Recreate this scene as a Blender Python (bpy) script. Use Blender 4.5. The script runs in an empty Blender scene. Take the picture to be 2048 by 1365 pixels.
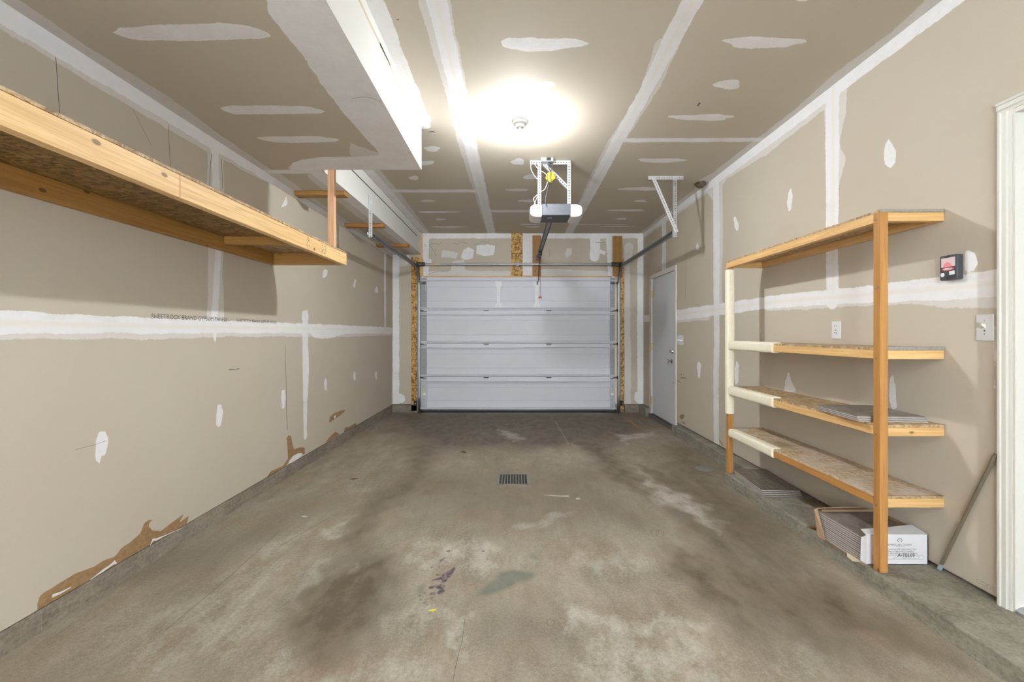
import bpy, math, random
import numpy as np
from mathutils import Matrix, Vector
random.seed(7)
SC = bpy.context.scene
COL = SC.collection

# ------------------------------------------------------------------ the place (metres)
WL, WR = -1.911, 2.019          # left / right wall faces
YB, YR = 6.913, -2.6            # far (garage door) wall, wall behind the camera
ZC, ZS = 2.815, 2.48            # ceiling, underside of the dropped soffits
SX, SY = -0.704, 3.33           # right face and far end of the wide soffit
NX = -1.462                     # right face of the narrow soffit
LZ = 0.115                      # top of the concrete ledge on the right
LX = 1.700                      # inner edge of that ledge
CZ = 1.24                       # eye height
F, CX, CY = 880.0, 1029.0, 667.5   # survey of the photograph: focal length and vanishing point (2048 px wide)

def floor_z(y):
    return 0.03 if y <= 3.4 else 0.03 * max(0.0, (6.9 - y) / 3.5)

# measuring helpers: a point seen in the photograph -> its place on a known plane of the room
def on_left(x, y):
    Y = F * WL / (x - CX); return (Y, CZ + (CY - y) * Y / F)
def on_right(x, y):
    Y = F * WR / (x - CX); return (Y, CZ + (CY - y) * Y / F)
def on_flat(x, y, z):
    Y = F * (z - CZ) / (CY - y); return ((x - CX) * Y / F, Y)
def on_ceil(x, y): return on_flat(x, y, ZC)
def on_soff(x, y): return on_flat(x, y, ZS)
def on_floor(x, y):
    z = 0.02
    for _ in range(6):
        p = on_flat(x, y, z); z = floor_z(p[1])
    return p
def on_back(x, y, Y=YB): return ((x - CX) * Y / F, CZ + (CY - y) * Y / F)
def zz(ox, oy, s, pts): return [(ox + a * s, oy + b * s) for a, b in pts]

# ------------------------------------------------------------------ node helpers
def new_mat(name):
    m = bpy.data.materials.new(name); m.use_nodes = True
    m.node_tree.nodes.clear()
    return m, m.node_tree
def nd(nt, t, ins=None, **props):
    n = nt.nodes.new(t)
    for k, v in props.items(): setattr(n, k, v)
    for k, v in (ins or {}).items():
        s = n.inputs[k]
        if isinstance(v, bpy.types.NodeSocket): nt.links.new(v, s)
        else: s.default_value = v
    return n
def mth(nt, op, a, b=0.0, c=None, clamp=False):
    ins = {0: a, 1: b}
    if c is not None: ins[2] = c
    return nd(nt, 'ShaderNodeMath', ins, operation=op, use_clamp=clamp).outputs[0]
def mixc(nt, f, a, b, blend='MIX'):
    def c4(v): return v if isinstance(v, bpy.types.NodeSocket) else (v[0], v[1], v[2], 1.0)
    n = nd(nt, 'ShaderNodeMix', None, data_type='RGBA', blend_type=blend)
    for i, v in ((0, f), (6, c4(a)), (7, c4(b))):
        if isinstance(v, bpy.types.NodeSocket): nt.links.new(v, n.inputs[i])
        else: n.inputs[i].default_value = v
    return n.outputs[2]
def noise(nt, vec, scale, detail=3, rough=0.55, dist=0.0):
    return nd(nt, 'ShaderNodeTexNoise', {'Vector': vec, 'Scale': scale, 'Detail': detail, 'Roughness': rough, 'Distortion': dist}).outputs[0]
def rng(nt, v, a, b, c=0.0, d=1.0):
    return nd(nt, 'ShaderNodeMapRange', {0: v, 1: a, 2: b, 3: c, 4: d}, clamp=True).outputs[0]
def scaled(nt, vec, sc, rot=(0, 0, 0)):
    return nd(nt, 'ShaderNodeMapping', {'Vector': vec, 'Scale': sc, 'Rotation': rot}).outputs[0]
def attr(nt, name): return nd(nt, 'ShaderNodeAttribute', attribute_name=name).outputs['Fac']
def finish(nt, col, rough=0.6, metal=0.0, bump=None, bstr=0.2, bdist=0.002, spec=0.5, coat=None):
    b = nd(nt, 'ShaderNodeBsdfPrincipled')
    for k, v in (('Base Color', col), ('Roughness', rough), ('Metallic', metal), ('Specular IOR Level', spec)):
        if isinstance(v, bpy.types.NodeSocket): nt.links.new(v, b.inputs[k])
        else: b.inputs[k].default_value = (v[0], v[1], v[2], 1) if k == 'Base Color' else v
    if bump is not None:
        bn = nd(nt, 'ShaderNodeBump', {'Height': bump, 'Strength': bstr, 'Distance': bdist})
        nt.links.new(bn.outputs[0], b.inputs['Normal'])
    o = nd(nt, 'ShaderNodeOutputMaterial')
    nt.links.new(b.outputs[0], o.inputs[0])
    return b
def objco(nt): return nd(nt, 'ShaderNodeTexCoord').outputs['Object']
def rnd(nt): return nd(nt, 'ShaderNodeObjectInfo').outputs['Random']

M = {}
def plain(name, col, rough=0.5, metal=0.0, var=0.06, scale=30, spec=0.5, bump=0.0):
    m, nt = new_mat(name); v = objco(nt)
    n = noise(nt, v, scale, 3)
    dark = tuple(c * (1 - var) for c in col); lite = tuple(min(1, c * (1 + var)) for c in col)
    finish(nt, mixc(nt, n, dark, lite), rough, metal, n if bump else None, bump, 0.002, spec)
    M[name] = m
    return m

def wood(name, base, dark, knots=0.35, gl=0.5):
    m, nt = new_mat(name); v = objco(nt); r = rnd(nt)
    off = nd(nt, 'ShaderNodeVectorMath', {0: v, 1: nd(nt, 'ShaderNodeCombineXYZ', {0: mth(nt, 'MULTIPLY', r, 37.0), 1: mth(nt, 'MULTIPLY', r, 3.1), 2: mth(nt, 'MULTIPLY', r, 1.7)}).outputs[0]}).outputs[0]
    g1 = noise(nt, scaled(nt, off, (1.1, 26, 26)), 2.2, 4, 0.6, 0.6)
    g2 = noise(nt, scaled(nt, off, (3, 130, 130)), 2.0, 2, 0.5)
    g3 = noise(nt, scaled(nt, off, (1, 3, 3)), 1.6, 2)
    lite = tuple(min(1, c * 1.12) for c in base)
    c = mixc(nt, rng(nt, g1, 0.35, 0.7), lite, tuple(0.55 * a + 0.45 * b for a, b in zip(base, dark)))
    c = mixc(nt, mth(nt, 'MULTIPLY', rng(nt, g2, 0.45, 0.75), 0.40), c, dark)
    c = mixc(nt, mth(nt, 'MULTIPLY', rng(nt, g3, 0.35, 0.75), 0.30), c, tuple(0.5 * a + 0.5 * b for a, b in zip(base, dark)))
    kv = nd(nt, 'ShaderNodeTexVoronoi', {'Vector': scaled(nt, off, (0.55, 1.0, 1.0)), 'Scale': 14.0})
    kn = mth(nt, 'ADD', kv.outputs['Distance'], mth(nt, 'MULTIPLY', g1, 0.05))
    km = mth(nt, 'MULTIPLY', rng(nt, kn, 0.175, 0.12), mth(nt, 'GREATER_THAN', nd(nt, 'ShaderNodeSeparateColor', {0: kv.outputs['Color']}).outputs[0], 1 - knots))
    c = mixc(nt, mth(nt, 'MULTIPLY', km, 0.8), c, tuple(x * 0.32 for x in dark))
    finish(nt, c, gl, 0, g1, 0.12, 0.002, 0.35)
    M[name] = m

def osb(name, lo, mid, hi, dirt=0.0, dirtcol=(0.3, 0.24, 0.17), fine=False, stain=None):
    m, nt = new_mat(name); v = objco(nt)
    w = nd(nt, 'ShaderNodeVectorMath', {0: v, 1: nd(nt, 'ShaderNodeVectorMath', {0: nd(nt, 'ShaderNodeTexNoise', {'Vector': v, 'Scale': 14.0, 'Detail': 2.0}).outputs['Color'], 3: 0.03}, operation='SCALE').outputs[0]}).outputs[0]
    def flake(rot, sc):
        vv = nd(nt, 'ShaderNodeTexVoronoi', {'Vector': scaled(nt, w, sc, rot), 'Scale': 1.0})
        s = nd(nt, 'ShaderNodeSeparateColor', {0: vv.outputs['Color']})
        return s.outputs[0], s.outputs[1], vv.outputs['Distance']
    a, a2, d1 = flake((0.3, 0.2, 0.5), (22, 60, 60)); b, b2, d2 = flake((0.5, 0.9, -0.7), (60, 24, 24)); c_, c2, d3 = flake((0.8, 0.1, 1.4), (30, 90, 30))
    sel = mth(nt, 'GREATER_THAN', b2, 0.5); sel2 = mth(nt, 'GREATER_THAN', c2, 0.62)
    f = mth(nt, 'ADD', mth(nt, 'MULTIPLY', a, mth(nt, 'SUBTRACT', 1.0, sel)), mth(nt, 'MULTIPLY', b, sel))
    f = mth(nt, 'ADD', mth(nt, 'MULTIPLY', f, mth(nt, 'SUBTRACT', 1.0, sel2)), mth(nt, 'MULTIPLY', c_, sel2))
    if fine:
        fb = noise(nt, scaled(nt, w, (55, 9, 55)), 2.0, 4, 0.65); fb2 = noise(nt, scaled(nt, w, (90, 40, 90)), 2.0, 3)
        f = mth(nt, 'ADD', mth(nt, 'MULTIPLY', f, 0.18), mth(nt, 'ADD', mth(nt, 'MULTIPLY', fb, 0.55), mth(nt, 'MULTIPLY', fb2, 0.25)))
    fn = noise(nt, scaled(nt, v, (40, 160, 160)), 2.0, 2)
    f = mth(nt, 'ADD', mth(nt, 'MULTIPLY', f, 0.75), mth(nt, 'MULTIPLY', fn, 0.3))
    q0, q1, q2 = (0.42, 0.51, 0.61) if fine else (0.15, 0.5, 0.95)
    col = mixc(nt, rng(nt, f, q0, q1), lo, mid)
    col = mixc(nt, rng(nt, f, q1, q2), col, hi)
    if dirt > 0:
        dn = noise(nt, scaled(nt, v, (1.2, 2, 2)), 4.0, 4, 0.65)
        col = mixc(nt, mth(nt, 'MULTIPLY', rng(nt, dn, 0.38, 0.68), dirt), col, dirtcol)
    if stain:
        dv = nd(nt, 'ShaderNodeVectorMath', {0: scaled(nt, w, (1.0, 0.55, 0)), 1: (stain[0], stain[1] * 0.55, 0)}, operation='DISTANCE').outputs['Value']
        col = mixc(nt, mth(nt, 'MULTIPLY', rng(nt, mth(nt, 'ADD', dv, mth(nt, 'MULTIPLY', noise(nt, v, 9.0, 4), 0.09)), 0.125, 0.075), 0.75), col, (0.26, 0.17, 0.09))
    finish(nt, col, 0.6, 0, f, 0.25, 0.002, 0.3)
    M[name] = m

# ------------------------------------------------------------------ materials
# gypsum board: tan paper, white joint compound, thin feathered coats and torn brown paper (each mark has its own shape on the board)
def drywall(name, t1, t2):
    m, nt = new_mat(name); v = objco(nt)
    n1 = noise(nt, v, 7.0, 4, 0.6); n2 = noise(nt, v, 48.0, 3, 0.6); n3 = noise(nt, v, 260.0, 2); n0 = noise(nt, v, 1.1, 3)
    wob = mth(nt, 'ADD', mth(nt, 'MULTIPLY', mth(nt, 'SUBTRACT', n1, 0.5), 0.030), mth(nt, 'MULTIPLY', mth(nt, 'SUBTRACT', n2, 0.5), 0.009))
    mud = rng(nt, mth(nt, 'ADD', attr(nt, 'mud'), wob), -0.0006, 0.0016)
    thin = rng(nt, mth(nt, 'ADD', attr(nt, 'thin'), mth(nt, 'MULTIPLY', wob, 1.2)), -0.001, 0.004)
    tear = rng(nt, mth(nt, 'ADD', attr(nt, 'tear'), mth(nt, 'MULTIPLY', wob, 0.3)), -0.0004, 0.0012)
    core = rng(nt, mth(nt, 'ADD', attr(nt, 'core'), mth(nt, 'MULTIPLY', wob, 0.4)), -0.006, 0.010)
    base = mixc(nt, rng(nt, n0, 0.3, 0.7), t1, t2)
    base = mixc(nt, mth(nt, 'MULTIPLY', rng(nt, n3, 0.3, 0.75), 0.16), base, tuple(c * 0.72 for c in t1))
    base = mixc(nt, mth(nt, 'MULTIPLY', rng(nt, n2, 0.62, 0.8), 0.10), base, tuple(c * 0.75 for c in t2))
    sv = nd(nt, 'ShaderNodeTexVoronoi', {'Vector': v, 'Scale': 9.0})
    spk = mth(nt, 'MULTIPLY', rng(nt, sv.outputs['Distance'], 0.036, 0.022), mth(nt, 'GREATER_THAN', nd(nt, 'ShaderNodeSeparateColor', {0: sv.outputs['Color']}).outputs[0], 0.90))
    base = mixc(nt, mth(nt, 'MULTIPLY', spk, 0.7), base, (0.8, 0.8, 0.78))
    thinA = mth(nt, 'MULTIPLY', thin, mth(nt, 'ADD', 0.44, mth(nt, 'MULTIPLY', n2, 0.2)))
    c = mixc(nt, thinA, base, (0.80, 0.79, 0.80))
    mudA = mth(nt, 'MULTIPLY', mud, rng(nt, mth(nt, 'ADD', mth(nt, 'MULTIPLY', n1, 0.7), mth(nt, 'MULTIPLY', n2, 0.3)), 0.3, 0.6, 0.74, 0.98))
    c = mixc(nt, mudA, c, (0.84, 0.835, 0.845))
    c = mixc(nt, mth(nt, 'MULTIPLY', core, 0.45), c, (0.80, 0.72, 0.58))
    tc = mixc(nt, rng(nt, n2, 0.35, 0.65), (0.27, 0.165, 0.078), (0.35, 0.225, 0.115))
    c = mixc(nt, tear, c, tc)
    h = mth(nt, 'ADD', mth(nt, 'MULTIPLY', mud, 0.5), mth(nt, 'SUBTRACT', mth(nt, 'MULTIPLY', n3, 0.12), mth(nt, 'MULTIPLY', tear, 0.4)))
    finish(nt, c, 0.75, 0, h, 0.25, 0.0012, 0.25)
    M[name] = m
drywall('drywall', (0.535, 0.473, 0.383), (0.565, 0.508, 0.420))

def concrete_floor():
    m, nt = new_mat('garage_concrete'); v = objco(nt)
    a = noise(nt, v, 1.3, 5, 0.62, 0.4); b = noise(nt, scaled(nt, v, (1.6, 0.9, 1)), 6.0, 5, 0.68); c = noise(nt, v, 64.0, 5, 0.72); d = noise(nt, v, 230.0, 2)
    st = noise(nt, scaled(nt, v, (4.5, 0.9, 1), (0, 0, 0.25)), 1.6, 5, 0.7, 0.8)
    mixn = mth(nt, 'ADD', mth(nt, 'MULTIPLY', a, 0.36), mth(nt, 'ADD', mth(nt, 'MULTIPLY', b, 0.34), mth(nt, 'MULTIPLY', st, 0.30)))
    col = mixc(nt, rng(nt, mixn, 0.34, 0.62), (0.150, 0.117, 0.077), (0.365, 0.320, 0.252))
    col = mixc(nt, mth(nt, 'MULTIPLY', rng(nt, c, 0.48, 0.70), 0.33), col, (0.47, 0.43, 0.37))
    col = mixc(nt, mth(nt, 'MULTIPLY', rng(nt, c, 0.46, 0.29), 0.38), col, (0.17, 0.125, 0.08))
    col = mixc(nt, mth(nt, 'MULTIPLY', rng(nt, d, 0.56, 0.75), 0.42), col, (0.55, 0.52, 0.47))
    col = mixc(nt, mth(nt, 'MULTIPLY', rng(nt, d, 0.43, 0.25), 0.42), col, (0.12, 0.09, 0.06))
    wrm = noise(nt, v, 2.3, 4, 0.6)
    col = mixc(nt, mth(nt, 'MULTIPLY', rng(nt, wrm, 0.48, 0.68), 0.34), col, (0.27, 0.185, 0.10))
    brk = mth(nt, 'ADD', mth(nt, 'MULTIPLY', mth(nt, 'SUBTRACT', b, 0.5), 1.3), mth(nt, 'MULTIPLY', mth(nt, 'SUBTRACT', c, 0.5), 0.55))
    dk = mth(nt, 'MULTIPLY', attr(nt, 'dark'), mth(nt, 'ADD', 0.95, mth(nt, 'MULTIPLY', brk, 1.5)), clamp=True)
    col = mixc(nt, mth(nt, 'MULTIPLY', dk, 0.90), col, (0.090, 0.067, 0.042))
    pl = rng(nt, mth(nt, 'MULTIPLY', attr(nt, 'pale'), mth(nt, 'ADD', 0.75, mth(nt, 'MULTIPLY', brk, 1.6))), 0.25, 0.95)
    col = mixc(nt, mth(nt, 'MULTIPLY', pl, 0.68), col, (0.56, 0.535, 0.485))
    wob = mth(nt, 'MULTIPLY', mth(nt, 'SUBTRACT', c, 0.5), 0.03)
    tl = rng(nt, mth(nt, 'ADD', attr(nt, 'teal'), wob), -0.012, 0.022)
    tl = mth(nt, 'MULTIPLY', tl, rng(nt, b, 0.34, 0.58, 0.45, 1.0))
    col = mixc(nt, mth(nt, 'MULTIPLY', tl, mth(nt, 'ADD', 0.48, mth(nt, 'MULTIPLY', c, 0.5))), col, (0.085, 0.118, 0.098))
    sp = rng(nt, mth(nt, 'ADD', attr(nt, 'splat'), mth(nt, 'MULTIPLY', wob, 0.6)), -0.002, 0.003)
    spc = mixc(nt, rng(nt, noise(nt, v, 55.0, 2), 0.42, 0.6), (0.025, 0.022, 0.034), (0.20, 0.13, 0.16))
    col = mixc(nt, mth(nt, 'MULTIPLY', sp, 0.85), col, spc)
    finish(nt, col, rng(nt, mixn, 0.3, 0.7, 0.52, 0.72), 0, mth(nt, 'ADD', c, mth(nt, 'MULTIPLY', d, 0.6)), 0.25, 0.003, 0.4)
    M['garage_concrete'] = m
concrete_floor()

def concrete(name, lo, hi, lines=False):
    m, nt = new_mat(name); v = objco(nt)
    a = noise(nt, v, 5.0, 5, 0.7); c = noise(nt, v, 60.0, 4, 0.7); e = noise(nt, scaled(nt, v, (1, 1, 6)), 9.0, 3, 0.6)
    col = mixc(nt, rng(nt, mth(nt, 'ADD', mth(nt, 'MULTIPLY', a, 0.6), mth(nt, 'MULTIPLY', e, 0.4)), 0.34, 0.64), lo, hi)
    col = mixc(nt, mth(nt, 'MULTIPLY', rng(nt, c, 0.5, 0.7), 0.4), col, tuple(min(1, x * 1.3) for x in hi))
    col = mixc(nt, mth(nt, 'MULTIPLY', rng(nt, c, 0.44, 0.27), 0.55), col, tuple(x * 0.5 for x in lo))
    finish(nt, col, 0.8, 0, c, 0.4, 0.004, 0.3)
    M[name] = m
concrete('curb_concrete', (0.15, 0.125, 0.095), (0.30, 0.265, 0.215))
concrete('ledge_concrete', (0.150, 0.136, 0.104), (0.32, 0.295, 0.24))

wood('pine', (0.78, 0.55, 0.275), (0.46, 0.215, 0.06), 0.5)
wood('pine_shelf', (0.72, 0.48, 0.215), (0.44, 0.20, 0.055), 0.4)
wood('fir', (0.48, 0.24, 0.072), (0.25, 0.095, 0.022), 0.2)
wood('fir_pink', (0.70, 0.44, 0.255), (0.44, 0.19, 0.085), 0.10)
wood('stained_shaded_board', (0.40, 0.215, 0.062), (0.23, 0.10, 0.025), 0.5)  # brown boards; shade under the left shelf is partly put into this colour
osb('osb', (0.20, 0.09, 0.02), (0.50, 0.28, 0.075), (0.72, 0.50, 0.22))
osb('osb_brown_shaded', (0.10, 0.05, 0.014), (0.24, 0.135, 0.04), (0.37, 0.23, 0.09), 0.4, (0.13, 0.075, 0.03))  # overhead deck: aged brown board with its underside shade put into the colour
osb('osb_deck', (0.22, 0.135, 0.06), (0.45, 0.31, 0.165), (0.62, 0.48, 0.30), 0.55, (0.30, 0.215, 0.13), fine=True)
osb('osb_pale', (0.27, 0.17, 0.08), (0.47, 0.34, 0.20), (0.62, 0.51, 0.36), 0.72, (0.58, 0.52, 0.455), fine=True, stain=(1.86, 3.02))
plain('gray_felt', (0.30, 0.275, 0.25), 0.9, 0, 0.35, 120)
plain('soffit_white', (0.82, 0.82, 0.79), 0.6, 0, 0.02, 4)
plain('primed_white', (0.65, 0.635, 0.575), 0.45, 0, 0.03, 6)
plain('door_white', (0.62, 0.64, 0.68), 0.45, 0, 0.03, 4)
plain('garage_white', (0.66, 0.67, 0.72), 0.5, 0, 0.03, 5)
plain('steel_white', (0.33, 0.335, 0.345), 0.4, 0, 0.05, 20)
plain('galvanized', (0.50, 0.51, 0.52), 0.42, 0.75, 0.18, 25)
plain('galvanized_bright', (0.58, 0.59, 0.60), 0.45, 0.25, 0.08, 25)
plain('track_steel', (0.30, 0.305, 0.31), 0.4, 0.8, 0.15, 18)
plain('dark_steel', (0.10, 0.10, 0.105), 0.45, 0.6, 0.25, 30)
plain('black_plastic', (0.022, 0.022, 0.024), 0.4, 0, 0.1, 40)
plain('charcoal_plastic', (0.045, 0.048, 0.055), 0.45, 0, 0.1, 60)
plain('opener_gray', (0.07, 0.073, 0.088), 0.5, 0.1, 0.25, 90)
plain('rubber', (0.02, 0.02, 0.022), 0.7, 0, 0.2, 30)
plain('white_plastic', (0.74, 0.74, 0.745), 0.35, 0, 0.02, 10)
plain('ivory_plastic', (0.76, 0.72, 0.60), 0.4, 0, 0.02, 10)
plain('screen_pink', (0.72, 0.55, 0.58), 0.3, 0, 0.15, 30)
plain('red_plastic', (0.34, 0.01, 0.015), 0.4, 0, 0.1, 30)
plain('red_glow', (0.80, 0.27, 0.27), 0.4, 0, 0.05, 30)
plain('brass', (0.55, 0.42, 0.20), 0.35, 0.8, 0.15, 30)
plain('chrome', (0.62, 0.62, 0.62), 0.15, 1.0, 0.03, 10)
plain('yellow_plastic', (0.78, 0.62, 0.01), 0.45, 0, 0.12, 40)
plain('white_wire', (0.82, 0.82, 0.80), 0.5)
plain('gray_cord', (0.03, 0.03, 0.032), 0.5)
plain('carton_white', (0.74, 0.74, 0.75), 0.7, 0, 0.06, 12)
plain('carton_brown', (0.36, 0.235, 0.135), 0.8, 0, 0.15, 30)
plain('ink', (0.035, 0.04, 0.05), 0.7)
plain('ink_soft', (0.13, 0.115, 0.10), 0.8)
plain('print_faint', (0.37, 0.33, 0.27), 0.8)
plain('pencil', (0.10, 0.095, 0.09), 0.9)
plain('red_pencil', (0.55, 0.16, 0.13), 0.9)
plain('rust', (0.34, 0.18, 0.06), 0.85, 0, 0.4, 40)
plain('paint_yellow', (0.62, 0.60, 0.03), 0.6)
plain('chalk', (0.50, 0.475, 0.43), 0.9, 0, 0.15, 60)
plain('label_blue', (0.02, 0.16, 0.42), 0.4, 0, 0.5, 260)
plain('label_black', (0.02, 0.02, 0.02), 0.4)
plain('label_yellow', (0.75, 0.66, 0.03), 0.4, 0, 0.1, 200)
plain('label_pink', (0.60, 0.47, 0.46), 0.5, 0, 0.25, 260)
plain('label_red', (0.50, 0.06, 0.06), 0.4)
plain('label_white', (0.78, 0.78, 0.78), 0.5)
plain('leaf_brown', (0.19, 0.085, 0.035), 0.8, 0, 0.4, 120)
plain('scrap_tan', (0.66, 0.55, 0.38), 0.8, 0, 0.1, 40)
plain('clump_brown', (0.15, 0.11, 0.075), 0.95, 0, 0.6, 90, 0.2, 0.9)
plain('cast_iron', (0.075, 0.078, 0.07), 0.65, 0.3, 0.35, 90)
plain('drain_rim', (0.20, 0.19, 0.165), 0.6, 0.2, 0.2, 90)
plain('cover_gray', (0.19, 0.185, 0.155), 0.7, 0, 0.2, 60)
plain('pole_metal', (0.19, 0.155, 0.105), 0.45, 0.2, 0.2, 14)
plain('pole_tip', (0.30, 0.36, 0.38), 0.6)
plain('tile_edge', (0.52, 0.49, 0.46), 0.7, 0, 0.1, 60)

def tile_mat(name, c1, c2, rough, sc):
    m, nt = new_mat(name); v = objco(nt)
    a = noise(nt, scaled(nt, v, sc), 4.0, 4, 0.6); b = noise(nt, v, 90, 3, 0.6)
    c = mixc(nt, rng(nt, a, 0.36, 0.64), c1, c2)
    c = mixc(nt, mth(nt, 'MULTIPLY', rng(nt, b, 0.5, 0.75), 0.3), c, tuple(min(1, x * 1.5) for x in c2))
    finish(nt, c, rough, 0, b, 0.05, 0.001, 0.5); M[name] = m
tile_mat('tile_stone', (0.165, 0.14, 0.12), (0.255, 0.225, 0.20), 0.5, (3, 3, 3))
tile_mat('tile_wood_gloss', (0.07, 0.06, 0.05), (0.17, 0.145, 0.115), 0.16, (30, 1.5, 1))

def foam(name, dots):
    m, nt = new_mat(name); v = objco(nt)
    vv = nd(nt, 'ShaderNodeTexVoronoi', {'Vector': v, 'Scale': 150.0, 'Randomness': 0.25})
    n = noise(nt, v, 26, 3)
    c = mixc(nt, n, (0.78, 0.715, 0.56), (0.86, 0.80, 0.66))
    if dots: c = mixc(nt, mth(nt, 'MULTIPLY', rng(nt, vv.outputs['Distance'], 0.30, 0.18), 0.75), c, (0.40, 0.30, 0.19))
    finish(nt, c, 0.85, 0, mth(nt, 'ADD', vv.outputs['Distance'], mth(nt, 'MULTIPLY', n, 2.0)), 0.35, 0.003, 0.2); M[name] = m
foam('foam_mesh', True); foam('foam_smooth', False)

def glow(name, col, strength):
    m, nt = new_mat(name)
    e = nd(nt, 'ShaderNodeEmission', {'Color': (col[0], col[1], col[2], 1), 'Strength': strength})
    o = nd(nt, 'ShaderNodeOutputMaterial'); nt.links.new(e.outputs[0], o.inputs[0]); M[name] = m

# ------------------------------------------------------------------ mesh helpers
class MB:
    def __init__(s): s.v = []; s.f = []; s.m = []
    def add(s, vs, fs, mi=0):
        b = len(s.v); s.v.extend([tuple(p) for p in vs]); s.f.extend([tuple(b + i for i in f) for f in fs]); s.m.extend([mi] * len(fs)); return s
    def box(s, lo, hi, mi=0, skip=''):
        x0, y0, z0 = lo; x1, y1, z1 = hi
        vs = [(x0, y0, z0), (x1, y0, z0), (x1, y1, z0), (x0, y1, z0), (x0, y0, z1), (x1, y0, z1), (x1, y1, z1), (x0, y1, z1)]
        fs = {'b': (0, 3, 2, 1), 't': (4, 5, 6, 7), 'f': (0, 1, 5, 4), 'r': (1, 2, 6, 5), 'k': (2, 3, 7, 6), 'l': (3, 0, 4, 7)}
        return s.add(vs, [f for k, f in fs.items() if k not in skip], mi)
    def prism(s, poly, axis, a, b, mi=0):
        """poly: 2-D outline; axis 'x','y','z' is the extrusion direction from a to b"""
        def p3(p, t): return {'x': (t, p[0], p[1]), 'y': (p[0], t, p[1]), 'z': (p[0], p[1], t)}[axis]
        n = len(poly); vs = [p3(p, a) for p in poly] + [p3(p, b) for p in poly]
        fs = [(i, (i + 1) % n, n + (i + 1) % n, n + i) for i in range(n)] + [tuple(range(n - 1, -1, -1)), tuple(range(n, 2 * n))]
        return s.add(vs, fs, mi)
    def tube(s, pts, r, n=8, mi=0, cap=True):
        pts = [Vector(p) for p in pts]; rings = []; N = len(pts)
        up = Vector((0.13, 0.27, 0.95))
        for i, p in enumerate(pts):
            t = (pts[min(i + 1, N - 1)] - pts[max(i - 1, 0)]).normalized()
            if abs(t.dot(up)) > 0.95: up = Vector((0.9, 0.1, 0.2))
            a = t.cross(up).normalized(); b = t.cross(a).normalized()
            rr = r[i] if isinstance(r, (list, tuple)) else r
            rings.append([p + (a * math.cos(2 * math.pi * k / n) + b * math.sin(2 * math.pi * k / n)) * rr for k in range(n)])
        vs = [q for ring in rings for q in ring]
        fs = [(i * n + k, i * n + (k + 1) % n, (i + 1) * n + (k + 1) % n, (i + 1) * n + k) for i in range(N - 1) for k in range(n)]
        if cap: fs += [tuple(range(n - 1, -1, -1)), tuple(range((N - 1) * n, N * n))]
        return s.add(vs, fs, mi)
    def lathe(s, prof, origin, axis, n=16, mi=0):
        """prof: [(radius, along)]"""
        ax = Vector(axis).normalized(); a = ax.orthogonal().normalized(); b = ax.cross(a); o = Vector(origin)
        vs = [o + ax * h + (a * math.cos(2 * math.pi * k / n) + b * math.sin(2 * math.pi * k / n)) * r for r, h in prof for k in range(n)]
        N = len(prof)
        fs = [(i * n + k, i * n + (k + 1) % n, (i + 1) * n + (k + 1) % n, (i + 1) * n + k) for i in range(N - 1) for k in range(n)]
        fs += [tuple(range(n - 1, -1, -1)), tuple(range((N - 1) * n, N * n))]
        return s.add(vs, fs, mi)
    def strip(s, pts, w, nrm, off=0.0006, mi=0):
        """a thin mark lying on a surface with normal nrm"""
        nrm = Vector(nrm).normalized(); P = [Vector(p) + nrm * off for p in pts]; L = []
        for i, p in enumerate(P):
            t = (P[min(i + 1, len(P) - 1)] - P[max(i - 1, 0)]).normalized(); a = nrm.cross(t).normalized()
            ww = w[i] if isinstance(w, (list, tuple)) else w
            L += [p - a * ww / 2, p + a * ww / 2]
        return s.add(L, [(2 * i, 2 * i + 2, 2 * i + 3, 2 * i + 1) for i in range(len(P) - 1)], mi)
    def perf(s, p0, p1, wv, pitch=0.024, r=0.006, mi=0):
        """flat punched strip from p0 to p1, full width vector wv, round-ish holes"""
        p0, p1, wv = Vector(p0), Vector(p1), Vector(wv); L = (p1 - p0).length; t = (p1 - p0).normalized(); n = max(1, int(L / pitch)); st = L / n; wh = wv.normalized(); hw = wv.length / 2
        for i in range(n):
            c = p0 + t * (st * (i + 0.5)); h = st / 2
            o8 = [(-h, -hw), (0, -hw), (h, -hw), (h, 0), (h, hw), (0, hw), (-h, hw), (-h, 0)]
            i8 = [(-r * .7, -r * .7), (0, -r), (r * .7, -r * .7), (r, 0), (r * .7, r * .7), (0, r), (-r * .7, r * .7), (-r, 0)]
            vs = [c + t * a + wh * b for a, b in o8] + [c + t * a + wh * b for a, b in i8]
            s.add(vs, [(k, (k + 1) % 8, 8 + (k + 1) % 8, 8 + k) for k in range(8)], mi)
        return s

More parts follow.
